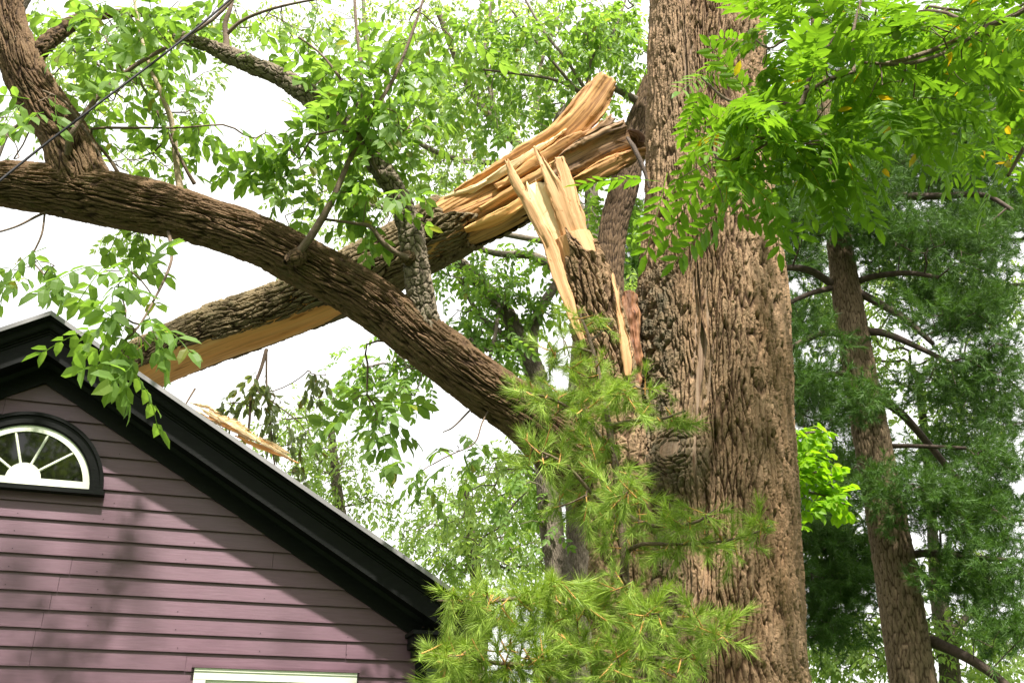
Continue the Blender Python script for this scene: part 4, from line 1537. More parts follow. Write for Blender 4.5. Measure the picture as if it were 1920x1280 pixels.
# ------------------------------------------------------------------ black service cable
q = catmull(px_path([(-60, 388, 2.4, 5.6), (60, 290, 2.4, 5.8), (180, 198, 2.3, 6.0), (320, 92, 2.2, 6.3), (440, -8, 2.1, 6.6), (620, -170, 2.0, 7.0)]), 50)[0]
V, L_, T_ = chains_mesh([(q[:, :3], q[:, 3])], 8)
tag(mk("power_cable", V, L_, T_, mat_plain("black_rubber", (0.012, 0.011, 0.014), 0.6, 0.2), None, True), "thin black overhead cable strung diagonally past the upright limb", "cable")

# ------------------------------------------------------------------ young white pine in front of the big trunk
rp = np.random.default_rng(31)
YP = 5.2
pb = P(1185, 1280, YP)
sap = thing("pine_sapling", "young bright green pine with long soft needles in front of the big trunk", "pine sapling", (float(pb[0]) - 0.02, YP, 0))
stem_px = [(1190, 1330, 9, YP), (1180, 1200, 8.5, YP), (1172, 1080, 8, YP), (1166, 980, 7.5, YP), (1152, 860, 6, YP), (1135, 760, 5, YP), (1118, 680, 4, YP), (1100, 620, 3, YP), (1085, 585, 2, YP)]
SP = px_path(stem_px)
SP = np.vstack([[pb[0], YP, 0, 0.045], SP])
q = catmull(SP, 80)[0]
V, L_, T_ = chains_mesh([(q[:, :3], q[:, 3])], 10)
mk("trunk", V, L_, T_, M['twig'], sap, True)
PBR = [
    [(1168, 985, 5, YP), (1110, 925, 4, YP - .1), (1060, 870, 3, YP - .2), (1000, 840, 2, YP - .3)],
    [(1150, 850, 5, YP), (1100, 790, 4, YP - .1), (1040, 750, 3, YP - .2), (985, 735, 2, YP - .3)],
    [(1140, 800, 5, YP), (1180, 790, 4, YP - .1), (1240, 785, 3, YP - .2), (1285, 770, 2, YP - .2)],
    [(1130, 740, 4, YP), (1165, 715, 3, YP - .1), (1205, 730, 2, YP - .3)],
    [(1172, 1040, 5, YP), (1200, 1020, 4, YP - .1), (1290, 1020, 3, YP - .2), (1380, 1010, 2.5, YP - .2), (1450, 985, 2, YP - .2)],
    [(1166, 960, 5, YP), (1220, 985, 4, YP - .1), (1300, 980, 3, YP - .3), (1340, 955, 2, YP - .3)],
    [(1185, 1250, 6, YP), (1120, 1220, 5, YP - .1), (1040, 1235, 4, YP - .25), (960, 1245, 4, YP - .4), (880, 1235, 3, YP - .5), (800, 1222, 2, YP - .6)],
    [(1180, 1200, 6, YP), (1100, 1150, 5, YP - .1), (1000, 1120, 4, YP - .3), (900, 1130, 3, YP - .4), (820, 1125, 2, YP - .5)],
    [(1180, 1190, 5, YP), (1230, 1165, 4, YP - .2), (1300, 1185, 3, YP - .3), (1375, 1195, 2, YP - .4)],
    [(1183, 1240, 5, YP), (1240, 1235, 4, YP - .2), (1290, 1250, 3, YP - .3), (1320, 1265, 2, YP - .4)],
    [(1178, 1130, 5, YP), (1180, 1110, 4, YP - .2), (1165, 1080, 3, YP - .4)],
    [(1110, 660, 3, YP), (1070, 650, 2, YP), (1040, 660, 1.5, YP)],
    [(1105, 640, 3, YP), (1130, 620, 2, YP), (1150, 600, 1.5, YP)],
    [(1158, 900, 4, YP), (1180, 890, 3, YP - .3), (1175, 930, 2, YP - .5)],
]
pbr = [twig_path(r, 12) for r in PBR]
pbl = [
    (1090, 610, 28, 26, YP, .1, 4), (1130, 612, 18, 14, YP, .1, 2), (1050, 655, 35, 22, YP, .15, 5), (1035, 690, 25, 25, YP, .15, 4), (1110, 690, 45, 26, YP, .2, 9),
    (1010, 740, 55, 28, YP - .2, .2, 15), (1100, 760, 70, 45, YP - .1, .3, 26), (1190, 745, 45, 40, YP - .2, .2, 14), (1240, 785, 50, 20, YP - .2, .1, 8),
    (1010, 840, 45, 40, YP - .2, .2, 16), (1080, 850, 70, 50, YP, .3, 26), (1100, 940, 70, 50, YP + .1, .3, 22), (1180, 920, 45, 50, YP - .3, .3, 16), (1160, 1000, 70, 50, YP, .3, 16),
    (1290, 970, 50, 30, YP - .2, .2, 11), (1340, 1020, 60, 25, YP - .2, .2, 9), (1425, 985, 35, 20, YP - .2, .1, 6), (1250, 1010, 50, 30, YP - .1, .2, 9),
    (850, 1125, 22, 18, YP - .5, .1, 4), (890, 1125, 40, 35, YP - .4, .2, 11), (960, 1130, 50, 50, YP - .3, .2, 20), (1050, 1130, 70, 50, YP - .2, .3, 26), (1150, 1130, 70, 50, YP - .2, .3, 24),
    (1250, 1160, 70, 45, YP - .3, .3, 20), (1340, 1180, 45, 25, YP - .4, .2, 9), (835, 1222, 25, 20, YP - .6, .1, 5), (880, 1230, 50, 30, YP - .5, .2, 15), (970, 1220, 60, 45, YP - .4, .2, 22),
    (1070, 1230, 80, 45, YP - .2, .3, 30), (1180, 1250, 80, 40, YP - .3, .3, 24), (1280, 1250, 50, 30, YP - .4, .2, 10), (1040, 1180, 60, 30, YP - .2, .2, 10), (900, 1275, 60, 25, YP - .4, .2, 14), (980, 1280, 60, 25, YP - .3, .2, 12), (850, 1268, 40, 18, YP - .4, .2, 9), (845, 1250, 26, 22, YP - .5, .1, 14),
]
tp3 = blob_points(pbl, rp, 0.88)
ch, td = grow([q[8:, :3]] + [x[:, :3] for x in pbr], tp3, 0.0026, rp, 0.08, 0.12, 0.012, near_bias=0.1)
V, L_, T_ = chains_mesh([(x[:, :3], x[:, 3]) for x in pbr] + ch, 5)
mk("branches", V, L_, T_, M['twig'], sap, True)
# each twig end: one leading tuft and side tufts behind it
Pn = [tp3, tp3 - td * 0.09 + rp.normal(size=tp3.shape) * 0.015, tp3 - td * 0.03 + rp.normal(size=tp3.shape) * 0.05]
Dn = [td + np.array([0, 0, 0.25]) + rp.normal(size=td.shape) * 0.25, td + rp.normal(size=td.shape) * 0.4, td + rp.normal(size=td.shape) * 0.8 + np.array([0, 0, 0.2])]
sel = rp.random(len(tp3)) < 0.3
Pn[2], Dn[2] = Pn[2][sel], Dn[2][sel]
nq = 2 * len(tp3) + int(sel.sum())
V, L_, T_ = scatter(TPL_TUFT, np.vstack(Pn), np.vstack(Dn), np.array([0, 0, 1.0]) + rp.normal(size=(nq, 3)) * 0.3, rp.uniform(0.5, 1.0, nq), rp)
mk("needles", V, L_, T_, M['needle_near'], sap, False)
M['shoot'] = mat_twig("young_shoot", (0.42, 0.20, 0.05), (0.55, 0.32, 0.09))
V, L_, T_ = chains_mesh([(np.array([p_ - d_ * 0.08, p_ - d_ * 0.03, p_ + (d_ + np.array([0, 0, 0.2])) * 0.035]), np.array([0.0035, 0.0042, 0.0022])) for p_, d_ in zip(tp3, td)], 5)
mk("shoots", V, L_, T_, M['shoot'], sap, True)

# ------------------------------------------------------------------ walnut tree reaching in from the right
rw = np.random.default_rng(41)
wal = thing("walnut_tree", "walnut tree with long feathery bright leaves and round green nuts hanging over the trunk", "walnut tree", (3.9, 2.6, 0))
wt = np.array([[3.9, 2.6, -0.05, 0.24], [3.85, 2.65, 1.5, 0.2], [3.8, 2.8, 3.2, 0.17], [3.6, 3.1, 4.8, 0.13], [3.3, 3.5, 6.2, 0.09], [3.0, 3.9, 7.6, 0.05]])
bark_tube("trunk", wt, M['bark_dark'], wal, 300, 90, 0.02, 18, 0.2, 91)
WBR = [
    [(2100, -200, 10, 4.2), (1960, -10, 6, 4.5), (1850, 50, 5, 4.6), (1720, 105, 4.5, 4.5), (1600, 135, 4.5, 4.4), (1520, 165, 5.5, 4.4), (1505, 200, 5, 4.4), (1480, 235, 4, 4.4), (1455, 255, 3, 4.4)],
    [(1575, 50, 4, 4.5), (1545, 95, 5, 4.5), (1520, 140, 5, 4.45), (1512, 170, 5, 4.4)],
    [(1850, 50, 4, 4.6), (1780, 95, 3.5, 4.4), (1700, 120, 4, 4.2), (1620, 118, 3, 4.2)],
    [(1505, 200, 4, 4.4), (1440, 190, 3, 4.5), (1370, 190, 3, 4.6), (1320, 150, 2, 4.6), (1315, 145, 2, 4.6)],
    [(1480, 235, 3, 4.4), (1420, 280, 2.5, 4.4), (1350, 300, 2, 4.4), (1325, 240, 2, 4.5)],
    [(1600, 135, 4, 4.4), (1600, 60, 3, 4.5), (1620, -20, 3, 4.5)],
    [(2050, 100, 6, 4.3), (1980, 180, 4, 4.4), (1930, 260, 4, 4.5), (1890, 330, 3, 4.5)],
    [(1470, 75, 2.5, 4.7), (1440, 90, 2, 4.7), (1400, 60, 2, 4.7)],
]
wbr = [twig_path(r, 16) for r in WBR]
link_w = [np.vstack([wt[4, :3], (wt[4, :3] + wbr[0][0, :3]) / 2 + [0, 0, 0.2], wbr[0][0, :3]]), np.vstack([wt[3, :3], (wt[3, :3] + wbr[6][0, :3]) / 2, wbr[6][0, :3]])]
lk = [catmull(np.hstack([x, np.full((3, 1), 0.035)]), 10)[0] for x in link_w]
wbl = [
    (1335, 150, 45, 30, 4.6, .2, 5), (1330, 240, 35, 40, 4.5, .2, 6), (1380, 270, 60, 45, 4.4, .3, 10), (1330, 310, 40, 25, 4.4, .2, 3), (1400, 180, 50, 50, 4.6, .3, 8),
    (1430, 110, 60, 40, 4.7, .3, 9), (1450, 200, 60, 50, 4.5, .3, 10), (1430, 270, 70, 35, 4.4, .3, 9), (1520, 240, 70, 60, 4.4, .3, 12), (1560, 140, 80, 60, 4.5, .4, 15),
    (1500, 40, 80, 40, 4.7, .4, 13), (1600, 30, 80, 40, 4.6, .4, 14), (1700, 80, 90, 60, 4.5, .4, 18), (1800, 40, 90, 50, 4.5, .4, 18), (1640, 180, 80, 60, 4.5, .4, 13),
    (1740, 150, 80, 60, 4.5, .4, 13), (1850, 120, 70, 60, 4.5, .4, 12), (1900, 20, 60, 60, 4.5, .4, 10), (1900, 270, 35, 50, 4.5, .2, 7), (1870, 60, 80, 60, 5.2, .3, 12), (1760, 20, 100, 40, 5.2, .3, 12),
    (1850, 230, 70, 80, 6, .5, 14), (1700, 150, 110, 60, 6, .5, 12), (1600, 80, 110, 60, 6, .5, 12), (1880, 100, 60, 100, 6, .5, 14), (1760, 60, 110, 60, 6, .5, 16),
    (1350, 380, 15, 10, 4.4, .1, 1), (1275, 330, 10, 15, 4.4, .1, 1), (1550, 285, 60, 20, 4.4, .3, 4),
]
tp4 = blob_points(wbl, rw, 0.58)
ch, td = grow([x[:, :3] for x in wbr], tp4, 0.0028, rw, 0.1, 0.1, 0.012)
V, L_, T_ = chains_mesh([(x[:, :3], x[:, 3]) for x in wbr + lk] + ch, 6)
mk("branches", V, L_, T_, M['twig'], wal, True)
# overhead crown kept out of view, shaped to dapple the wall and shade the trunk
cr_pts = []
for _ in range(150):
    a = rw.normal(size=3) * np.array([1.5, 1.1, 0.7]) + np.array([3.4, 1.4, 7.2])
    cr_pts.append(a)
for cx_, cy_, cz_, sx_, sy_, sz_, n_ in ((2.7, 4.5, 8.4, 1.2, 0.9, 0.5, 85), (-1.7, 4.1, 8.7, 1.6, 0.9, 0.5, 55), (0.4, 4.0, 8.6, 0.9, 0.8, 0.5, 14)):
    for _ in range(n_):
        cr_pts.append(rw.normal(size=3) * np.array([sx_, sy_, sz_]) + np.array([cx_, cy_, cz_]))
cr_pts = np.array(cr_pts)
keepw = []
for a in cr_pts:
    d = a - CAM
    z = d @ cF
    px_, py_ = (960 + FPX * d[0] / z, 640 - FPX * (d @ cU) / z) if z > 0 else (-999, -999)
    keepw.append(z <= 0 or px_ > 2050 or px_ < -300 or py_ < -260)
cr_pts = cr_pts[np.array(keepw)]
ch2, td2 = grow([catmull(wt, 20)[0][8:, :3]], cr_pts, 0.004, rw, 0.3, 0.12, 0.05)
V, L_, T_ = chains_mesh(ch2, 6)
mk("shading_crown_branches", V, L_, T_, M['twig'], wal, True)
leaves_at("foliage", np.vstack([tp4, cr_pts]), np.vstack([td, td2]), TPL_WALNUT, M['leaf_walnut'], wal, 2, rw, (0.75, 1.1), 0.28, 1.0, 0.03)
# nuts
M['nut'] = mat_plain("nut_green", (0.22, 0.3, 0.06), 0.6, 0.3)
for x, y in ((1664, 56), (1681, 46), (1681, 66), (1411, 62)):
    c = P(x, y, 4.25 if x > 1500 else 4.4)
    r = 9 * mpp(x, y, 4.25)
    mb = MB()
    V, F = [], []
    for i in range(13):
        for j in range(20):
            a, b = math.pi * i / 12, 2 * math.pi * j / 20
            V.append(c + r * (1 + 0.03 * math.sin(5 * b) * math.sin(a)) * np.array([math.sin(a) * math.cos(b), math.sin(a) * math.sin(b), 1.08 * math.cos(a)]))
    for i in range(12):
        for j in range(20):
            F.append((i * 20 + j, (i + 1) * 20 + j, (i + 1) * 20 + (j + 1) % 20, i * 20 + (j + 1) % 20))
    mb.add(V, F)
    mb.build("walnut", M['nut'], wal, True)

# ------------------------------------------------------------------ generic builder for trees farther off
def far_tree(name, label, cat, limbs, blobs, leafmat, per, seed, tpl=None, dens=1.0, group=None, barkmat='bark_far', size=(0.8, 1.25), tip=0.006, ground=True, droop=0.35, jit=0.12, needles=False, rmax=0.06, tufts=3, bark_cells=28):
    rg = np.random.default_rng(seed)
    Ls = [px_path(l) for l in limbs]
    b0 = Ls[0][0]
    t = thing(name, label, cat, (float(b0[0]), float(b0[1]), 0), group)
    if ground:
        Ls[0] = np.vstack([[b0[0], b0[1], -0.1, b0[3] * 1.25], Ls[0]])
    bark_tube("trunk", Ls[0], M[barkmat], t, 420, 120, min(0.022, b0[3] * 0.12), bark_cells, 0.16, seed)
    qs = [catmull(l, 24)[0] for l in Ls]
    pts = blob_points(blobs, rg, dens)
    ch, td = grow([x[(6 if i == 0 else 0):, :3] for i, x in enumerate(qs)], pts, tip, rg, 0.4, 0.14, rmax)
    V, L_, T_ = chains_mesh([(x[:, :3], x[:, 3]) for x in qs[1:]] + ch, 6)
    mk("branches", V, L_, T_, M['twig_dark'] if needles else M['bark_far'], t, True)
    if needles:
        m_ = len(pts)
        k = tufts
        Pn = np.repeat(pts, k, 0) + rg.normal(size=(m_ * k, 3)) * np.array([jit, jit, jit * 0.35])
        Dn = np.repeat(td, k, 0) * 0.8 + rg.normal(size=(m_ * k, 3)) * 0.6 + np.array([0, 0, 0.25])
        V, L_, T_ = scatter(tpl, Pn, Dn, np.array([0, 0, 1.0]) + rg.normal(size=(m_ * k, 3)) * 0.3, rg.uniform(size[0], size[1], m_ * k), rg)
        mk("needles", V, L_, T_, leafmat, t, False)
    else:
        leaves_at("foliage", pts, td, tpl or TPL_FAR, leafmat, t, per, rg, size, droop, 1.0, jit)
    return t


GB = "broadleaf trees standing behind the house and trunk"
far_tree("curved_tree", "dark curved tree stem rising just behind the splintered stump", "tree",
         [[(1150, 1250, 34, 11.5), (1148, 900, 31, 11.5), (1146, 620, 28, 11.5), (1143, 520, 26, 11.5), (1150, 430, 26, 11.5), (1170, 350, 27, 11.5), (1190, 260, 26, 11.5), (1215, 190, 24, 11.5), (1240, 100, 20, 11.4), (1250, -60, 15, 11.3)],
          [(1205, 195, 8, 11.5), (1170, 175, 7, 11.3), (1135, 160, 6, 11.2), (1095, 172, 5, 11.1), (1075, 190, 5, 11)],
          [(1100, 172, 4, 11.1), (1060, 110, 3, 11), (1020, 60, 2.5, 11), (985, 0, 2, 11)],
          [(1100, 172, 4, 11.1), (1110, 110, 3, 11), (1150, 60, 2.5, 11), (1180, -20, 2, 11)],
          [(1095, 175, 4, 11.1), (1040, 150, 3, 10.8), (980, 140, 2.5, 10.6), (900, 130, 2, 10.5)],
          [(1090, 180, 4, 11.1), (1040, 120, 3, 10.9), (990, 60, 2, 10.8), (960, 20, 2, 10.7)],
          [(1075, 190, 7, 11), (1050, 215, 7, 11), (1035, 250, 6, 11)]],
         [(1100, 60, 90, 70, 11, .6, 30), (1170, 100, 40, 90, 11.5, .6, 18), (960, 60, 110, 60, 10.8, .5, 26), (1010, 140, 80, 40, 11, .5, 12), (880, 150, 70, 80, 10.8, .5, 14), (1180, 420, 50, 60, 12, .5, 10), (1100, 400, 40, 30, 12, .4, 5), (930, 220, 60, 50, 11, .5, 10), (1150, 20, 60, 30, 11.5, .5, 10)],
         M['leaf_ash'], 3, 101, TPL_ASH, barkmat='bark_dark', size=(0.85, 1.1), droop=0.4, tip=0.004, rmax=0.025)
far_tree("forked_tree", "slender grey tree forking low behind the crossing limb and young pine", "tree",
         [[(1048, 1130, 23, 13), (1035, 1000, 22, 13), (1022, 850, 21, 13), (1010, 740, 20, 13), (1000, 690, 19, 13), (975, 640, 17, 13), (945, 580, 15, 13), (905, 535, 12, 13), (860, 490, 10, 13), (830, 470, 7, 13)],
          [(1003, 700, 13, 13), (998, 640, 12, 13), (1008, 590, 11, 13), (1035, 545, 9, 13), (1060, 510, 8, 13), (1090, 500, 6, 13), (1020, 490, 5, 13)],
          [(985, 660, 8, 13), (940, 625, 6, 13), (900, 590, 5, 13), (880, 560, 4, 13), (860, 520, 4, 13)],
          [(935, 570, 5, 12.8), (930, 620, 4, 12.6), (915, 680, 3.5, 12.5), (905, 700, 3, 12.5)],
          [(1060, 515, 9, 13), (1020, 490, 9, 13), (990, 478, 8, 13), (930, 475, 6, 12.8), (870, 455, 5, 12.7)]],
         [(930, 520, 80, 50, 12.8, .5, 26), (1000, 470, 70, 40, 13, .5, 14), (1030, 580, 60, 60, 13, .6, 13), (900, 600, 60, 60, 12.8, .5, 22), (960, 650, 50, 40, 12.8, .5, 12), (840, 490, 50, 40, 12.8, .5, 13), (860, 640, 50, 50, 12.8, .5, 13), (760, 660, 70, 40, 12.6, .5, 14), (700, 690, 70, 30, 12.6, .5, 14), (990, 560, 40, 40, 12.8, .4, 8), (1000, 960, 60, 60, 13, .5, 8), (760, 720, 50, 40, 12.6, .5, 8), (1000, 900, 60, 40, 13, .5, 8)],
         M['leaf_ash'], 3, 102, TPL_ASH, group=GB, size=(0.75, 1.05), droop=0.5, tip=0.005, rmax=0.03)
far_tree("straight_tree", "straight grey trunk seen between the forked tree and the big trunk", "tree",
         [[(1092, 1180, 25, 14.5), (1086, 1000, 24, 14.5), (1082, 850, 22, 14.5), (1088, 700, 20, 14.5), (1100, 560, 17, 14.5), (1110, 400, 13, 14.5), (1100, 250, 8, 14.5)]],
         [(1090, 470, 60, 60, 14.5, .8, 12), (1060, 350, 60, 60, 14.5, .8, 10), (1170, 560, 40, 60, 14.8, .6, 10), (960, 860, 70, 60, 14, .8, 10), (900, 970, 80, 60, 14, .8, 12), (1060, 800, 40, 60, 14.3, .5, 8)],
         M['leaf_far_hazed'], 4, 103, TPL_FAR, group=GB, dens=1.0)
# high crown filling the sky beyond the break
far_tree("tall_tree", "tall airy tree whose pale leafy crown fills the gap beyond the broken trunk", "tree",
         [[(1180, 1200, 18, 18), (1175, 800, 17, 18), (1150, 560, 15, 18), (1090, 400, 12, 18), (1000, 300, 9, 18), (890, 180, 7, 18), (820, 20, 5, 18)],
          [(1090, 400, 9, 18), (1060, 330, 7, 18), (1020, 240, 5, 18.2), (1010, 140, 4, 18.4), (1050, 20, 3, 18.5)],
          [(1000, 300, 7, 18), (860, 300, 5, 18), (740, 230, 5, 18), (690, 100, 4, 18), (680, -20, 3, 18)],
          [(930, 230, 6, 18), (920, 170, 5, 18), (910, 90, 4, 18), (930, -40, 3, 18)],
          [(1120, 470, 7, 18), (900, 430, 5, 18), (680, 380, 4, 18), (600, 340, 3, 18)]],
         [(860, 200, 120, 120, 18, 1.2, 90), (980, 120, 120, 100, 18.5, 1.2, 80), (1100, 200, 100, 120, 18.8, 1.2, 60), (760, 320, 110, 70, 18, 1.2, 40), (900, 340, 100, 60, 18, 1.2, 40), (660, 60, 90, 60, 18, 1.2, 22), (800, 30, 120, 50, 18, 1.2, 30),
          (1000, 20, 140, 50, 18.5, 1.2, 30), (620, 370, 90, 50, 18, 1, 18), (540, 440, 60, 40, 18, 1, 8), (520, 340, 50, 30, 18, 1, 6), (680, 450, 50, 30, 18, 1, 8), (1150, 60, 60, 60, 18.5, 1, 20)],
         M['leaf_far_hazed'], 4, 104, TPL_FAR, group=GB, size=(0.9, 1.4), jit=0.22, tip=0.006)
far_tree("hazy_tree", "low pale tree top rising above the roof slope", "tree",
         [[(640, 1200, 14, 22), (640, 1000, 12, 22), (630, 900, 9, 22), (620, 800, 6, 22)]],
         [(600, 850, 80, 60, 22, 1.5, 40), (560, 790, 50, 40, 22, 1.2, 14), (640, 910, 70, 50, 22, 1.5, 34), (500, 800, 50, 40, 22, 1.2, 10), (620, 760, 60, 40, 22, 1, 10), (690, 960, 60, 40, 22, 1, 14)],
         M['leaf_far_hazed'], 4, 105, TPL_FAR, group=GB, size=(0.9, 1.4), jit=0.3)
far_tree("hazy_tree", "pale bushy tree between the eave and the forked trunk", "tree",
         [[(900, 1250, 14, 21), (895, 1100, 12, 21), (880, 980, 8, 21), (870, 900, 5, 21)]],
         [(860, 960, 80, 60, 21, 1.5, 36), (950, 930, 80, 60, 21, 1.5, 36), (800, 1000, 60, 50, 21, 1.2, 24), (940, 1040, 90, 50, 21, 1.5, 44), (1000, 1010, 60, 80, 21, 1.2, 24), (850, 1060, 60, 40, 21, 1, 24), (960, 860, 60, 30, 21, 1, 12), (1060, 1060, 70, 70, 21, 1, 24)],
         M['leaf_far_hazed'], 5, 106, TPL_FAR, group=GB, size=(0.9, 1.4), jit=0.3)
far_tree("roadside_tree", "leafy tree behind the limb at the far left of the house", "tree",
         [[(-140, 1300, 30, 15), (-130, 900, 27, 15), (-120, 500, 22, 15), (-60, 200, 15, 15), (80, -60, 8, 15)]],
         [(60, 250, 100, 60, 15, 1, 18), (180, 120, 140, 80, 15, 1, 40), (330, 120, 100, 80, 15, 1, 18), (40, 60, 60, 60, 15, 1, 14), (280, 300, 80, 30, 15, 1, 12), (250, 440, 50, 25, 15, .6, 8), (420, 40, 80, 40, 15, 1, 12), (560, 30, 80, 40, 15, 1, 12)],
         M['leaf_far_hazed'], 4, 107, TPL_FAR, group=GB, size=(0.9, 1.3), jit=0.15)

# ------------------------------------------------------------------ pines on the right
GP = "dark pines beyond the big trunk"
P1 = [[(1722, 1340, 44, 14), (1700, 1200, 41, 14), (1676, 1050, 38, 14), (1655, 930, 35, 14), (1634, 820, 33, 14), (1612, 700, 30, 14), (1592, 580, 27, 14), (1576, 470, 23, 14), (1560, 350, 19, 14), (1545, 200, 14, 14), (1530, 40, 9, 14), (1520, -100, 5, 14)],
      [(1560, 532, 8, 14), (1520, 508, 7, 13.8), (1480, 502, 6, 13.6), (1455, 508, 5, 13.5)],
      [(1600, 530, 7, 14), (1640, 518, 6, 13.8), (1703, 512, 5, 13.5), (1760, 520, 4, 13.3)],
      [(1604, 545, 8, 14), (1660, 575, 7, 13.8), (1700, 600, 6, 13.6), (1750, 645, 4, 13.4)],
      [(1558, 540, 6, 14), (1520, 550, 5, 13.8), (1465, 575, 4, 13.6)],
      [(1618, 622, 8, 14), (1660, 625, 7, 13.8), (1730, 655, 5, 13.5), (1780, 680, 4, 13.3)],
      [(1580, 625, 7, 14), (1540, 625, 6, 13.8), (1480, 652, 5, 13.6)],
      [(1664, 836, 5, 14), (1720, 836, 4, 13.8), (1812, 840, 3.5, 13.6)],
      [(1645, 745, 8, 14), (1690, 775, 8, 14.2), (1735, 825, 7, 14.4), (1812, 915, 6, 14.6), (1885, 975, 5, 14.8)],
      [(1700, 1042, 8, 14), (1740, 1037, 7, 13.8), (1840, 1046, 5, 13.5), (1900, 1050, 4, 13.3)],
      [(1744, 1200, 12, 14), (1800, 1225, 10, 13.7), (1850, 1255, 9, 13.5), (1920, 1310, 7, 13.2)],
      [(1594, 368, 8, 14), (1680, 368, 8, 13.8), (1760, 368, 7, 13.6), (1844, 366, 5, 13.4), (1900, 395, 4, 13.2)],
      [(1590, 360, 7, 14), (1680, 310, 6, 13.8), (1766, 262, 5, 13.6), (1810, 240, 4, 13.5)],
      [(1545, 370, 7, 14), (1510, 350, 6, 13.8), (1455, 338, 5, 13.6)],
      [(1590, 700, 6, 14), (1530, 705, 5, 13.8), (1480, 725, 4, 13.6)]]
PB1 = [(1500, 410, 60, 40, 13.4, .6, 34), (1590, 420, 80, 30, 13.2, .6, 36), (1700, 440, 80, 40, 13.2, .6, 30), (1830, 470, 90, 50, 13.2, .6, 34), (1650, 350, 90, 40, 13.6, .8, 26), (1780, 320, 110, 60, 13.6, .8, 42), (1860, 230, 70, 80, 13.6, .8, 32),
       (1620, 750, 60, 28, 13.3, .4, 18), (1500, 720, 50, 40, 13.5, .6, 22), (1500, 620, 40, 40, 13.8, .6, 12), (1780, 600, 90, 40, 13.4, .6, 30), (1860, 680, 60, 60, 13.4, .6, 30), (1760, 720, 70, 30, 13.5, .5, 16),
       (1680, 920, 90, 35, 13.3, .5, 36), (1790, 960, 90, 50, 13.3, .6, 34), (1860, 880, 70, 50, 13.5, .6, 24), (1860, 1060, 70, 50, 13.3, .6, 28), (1780, 1090, 60, 30, 13.4, .5, 12), (1560, 920, 60, 40, 13.6, .6, 16), (1870, 1180, 60, 50, 13.2, .6, 10),
       (1600, 230, 70, 60, 13.8, .8, 20), (1700, 240, 70, 50, 13.8, .8, 20), (1560, 650, 30, 20, 13.6, .4, 4)]
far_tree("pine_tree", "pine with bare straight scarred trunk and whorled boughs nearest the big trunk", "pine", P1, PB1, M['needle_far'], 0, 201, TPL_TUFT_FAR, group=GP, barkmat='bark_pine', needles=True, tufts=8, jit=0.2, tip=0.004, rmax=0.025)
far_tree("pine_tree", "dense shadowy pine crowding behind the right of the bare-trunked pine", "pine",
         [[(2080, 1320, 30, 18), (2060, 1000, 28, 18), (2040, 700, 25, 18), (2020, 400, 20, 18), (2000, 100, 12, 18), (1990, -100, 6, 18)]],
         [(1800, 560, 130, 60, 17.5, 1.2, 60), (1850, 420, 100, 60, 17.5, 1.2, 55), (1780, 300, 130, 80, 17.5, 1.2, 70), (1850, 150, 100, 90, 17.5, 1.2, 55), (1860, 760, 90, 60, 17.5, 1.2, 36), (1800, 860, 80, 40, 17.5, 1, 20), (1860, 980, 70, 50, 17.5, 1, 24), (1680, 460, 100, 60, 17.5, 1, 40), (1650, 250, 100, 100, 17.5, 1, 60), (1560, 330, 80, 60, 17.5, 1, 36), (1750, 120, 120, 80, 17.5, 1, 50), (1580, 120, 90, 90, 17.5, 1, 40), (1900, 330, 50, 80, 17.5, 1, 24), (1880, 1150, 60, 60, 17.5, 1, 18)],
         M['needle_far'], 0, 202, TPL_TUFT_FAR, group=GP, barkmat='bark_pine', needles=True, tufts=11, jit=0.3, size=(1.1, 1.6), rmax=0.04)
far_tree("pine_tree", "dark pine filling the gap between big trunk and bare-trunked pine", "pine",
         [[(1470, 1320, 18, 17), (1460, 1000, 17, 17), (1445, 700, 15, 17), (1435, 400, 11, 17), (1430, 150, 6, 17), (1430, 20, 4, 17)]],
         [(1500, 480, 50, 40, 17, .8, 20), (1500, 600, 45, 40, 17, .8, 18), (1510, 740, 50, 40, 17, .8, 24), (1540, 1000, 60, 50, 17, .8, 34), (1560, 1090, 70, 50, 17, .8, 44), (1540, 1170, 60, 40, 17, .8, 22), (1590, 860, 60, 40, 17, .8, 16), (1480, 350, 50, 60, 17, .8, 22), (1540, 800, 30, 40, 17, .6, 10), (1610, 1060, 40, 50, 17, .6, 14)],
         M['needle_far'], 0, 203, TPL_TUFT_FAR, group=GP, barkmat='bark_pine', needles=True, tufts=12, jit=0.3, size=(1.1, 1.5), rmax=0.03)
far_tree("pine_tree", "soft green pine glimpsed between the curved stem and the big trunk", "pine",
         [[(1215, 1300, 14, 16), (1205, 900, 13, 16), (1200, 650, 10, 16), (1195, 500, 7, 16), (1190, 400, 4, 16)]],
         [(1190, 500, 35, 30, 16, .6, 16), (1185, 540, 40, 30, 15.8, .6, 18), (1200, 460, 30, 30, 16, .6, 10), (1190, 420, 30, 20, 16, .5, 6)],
         M['needle_far'], 0, 204, TPL_TUFT_FAR, group=GP, barkmat='bark_pine', needles=True, tufts=10, jit=0.22, size=(1.0, 1.3), rmax=0.03)
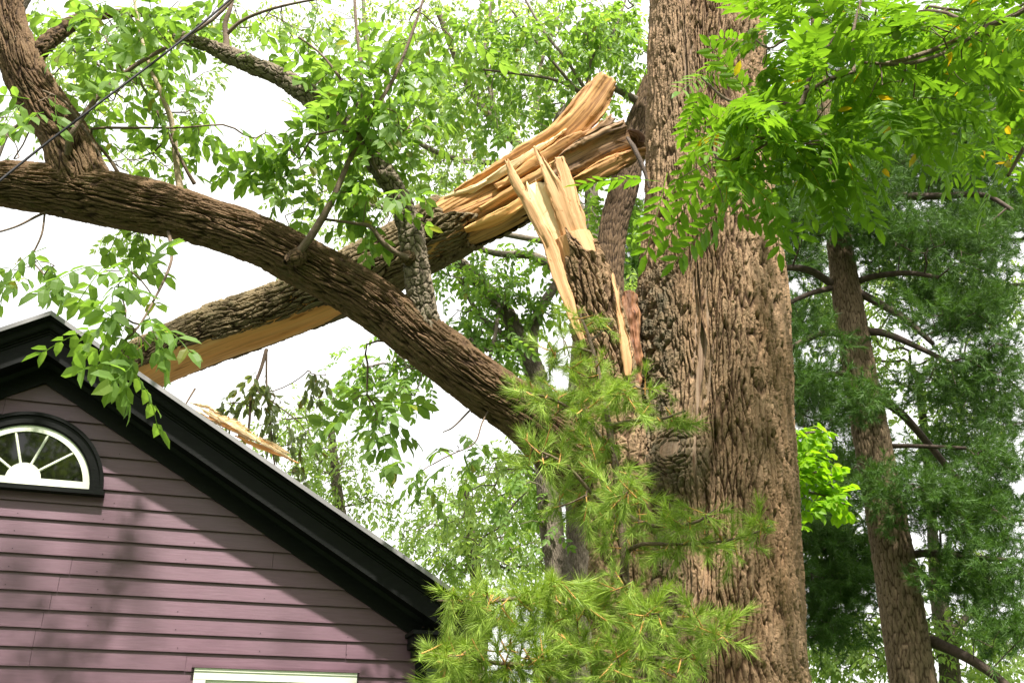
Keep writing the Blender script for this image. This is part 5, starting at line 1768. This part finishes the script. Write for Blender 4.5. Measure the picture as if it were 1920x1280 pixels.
far_tree("maple_tree", "light barked tree with forked pale trunk low beyond the pines", "tree",
         [[(1790, 1330, 20, 21), (1778, 1230, 18, 21), (1765, 1150, 16, 21), (1758, 1100, 14, 21), (1750, 1020, 10, 21), (1745, 940, 8, 21), (1735, 820, 7, 21), (1720, 700, 6, 21)],
          [(1760, 1120, 9, 21), (1735, 1085, 8, 21), (1715, 1060, 6, 21), (1700, 1020, 5, 21)],
          [(1772, 1200, 10, 21), (1800, 1170, 8, 21), (1840, 1130, 7, 21), (1870, 1090, 5, 21)],
          [(1765, 1140, 7, 21), (1775, 1100, 6, 21), (1785, 1050, 5, 21)]],
         [(1700, 700, 120, 60, 21, 1.2, 40), (1800, 780, 100, 60, 21, 1.2, 30), (1560, 560, 80, 60, 21, 1.2, 30), (1600, 600, 80, 60, 21, 1.2, 24), (1560, 1000, 70, 60, 21, 1.2, 34), (1640, 1200, 80, 60, 21, 1.2, 40), (1780, 1180, 90, 60, 21, 1.2, 44), (1560, 1230, 60, 40, 21, 1.2, 28), (1870, 1230, 60, 60, 21, 1.2, 24), (1800, 1060, 80, 40, 21, 1, 20), (1530, 380, 50, 50, 21, 1, 18), (1700, 520, 120, 50, 21, 1.2, 30), (1860, 560, 60, 60, 21, 1, 20), (1520, 860, 40, 40, 21, 1, 14)],
         M['leaf_far_hazed'], 6, 205, TPL_FAR, group=GB, size=(0.9, 1.4), jit=0.28)
# lime green low branch beside the trunk
far_tree("beech_tree", "bright lime leaves on level sprays poking out just right of the big trunk", "tree",
         [[(1400, 1330, 9, 9.5), (1400, 1100, 9, 9.5), (1400, 950, 8, 9.5), (1400, 800, 6, 9.5), (1405, 700, 3, 9.5)],
          [(1400, 960, 4, 9.5), (1470, 925, 3, 9.4), (1530, 925, 2, 9.4), (1585, 945, 1.5, 9.4)],
          [(1400, 900, 4, 9.5), (1470, 885, 3, 9.4), (1530, 885, 2, 9.4), (1580, 895, 1.5, 9.4)],
          [(1400, 850, 4, 9.5), (1470, 820, 3, 9.4), (1530, 810, 2, 9.4), (1565, 820, 1.5, 9.4)]],
         [(1510, 815, 45, 14, 9.4, .3, 22), (1520, 870, 45, 14, 9.4, .3, 20), (1540, 935, 45, 16, 9.4, .3, 26), (1500, 900, 30, 16, 9.4, .3, 14), (1488, 980, 10, 20, 9.4, .2, 3), (1500, 850, 25, 12, 9.4, .3, 5)],
         M['leaf_lime'], 2, 206, [compound(2, 0.14, 0.055, 0.085, 0.1, True, s, sag=0.1, angle=60) for s in range(3)], dens=0.6, size=(1.15, 1.55), jit=0.02, droop=0.05, tip=0.002, rmax=0.006, bark_cells=8)

# ------------------------------------------------------------------ trees on the viewer's side of the garden
rb2 = np.random.default_rng(55)
def garden_tree(name, label, x, y, h, cr, seed, npt=110, group=None):
    rg = np.random.default_rng(seed)
    t = thing(name, label, "tree", (x, y, 0), group)
    tp_ = np.array([[x, y, -0.1, 0.3], [x + 0.1, y, h * 0.3, 0.24], [x, y + 0.1, h * 0.6, 0.17], [x, y, h * 0.9, 0.06]])
    bark_tube("trunk", tp_, M['bark_dark'], t, 120, 40, 0.02, 16, 0.25, seed)
    pts = []
    while len(pts) < npt:
        a = rg.uniform(-1, 1, 3)
        if a @ a < 1:
            pts.append(np.array([x, y, h * 0.62]) + a * np.array([cr, cr, h * 0.42]))
    pts = np.array(pts)
    ch, td = grow([catmull(tp_, 16)[0][5:, :3]], pts, 0.012, rg, 0.8, 0.12, 0.12)
    V, L_, T_ = chains_mesh(ch, 5)
    mk("branches", V, L_, T_, M['twig'], t, True)
    leaves_at("foliage", pts, td, TPL_FAR, M['leaf_far_hazed'], t, 16, rg, (1.6, 2.4), 0.35, 1.0, 0.5)
    return t


GG = "garden trees on the near side of the house"
garden_tree("garden_tree", "broad leafy garden tree standing across the lawn from the gable", 3.5, -7.5, 11, 4.2, 301, 150, GG)
garden_tree("garden_tree", "tall leafy garden tree at the far end of the lawn", -4.5, -10, 13, 4.5, 302, 160, GG)
garden_tree("garden_tree", "rounded leafy garden tree beside the drive", 10.5, -6.0, 12, 4.5, 303, 150, GG)
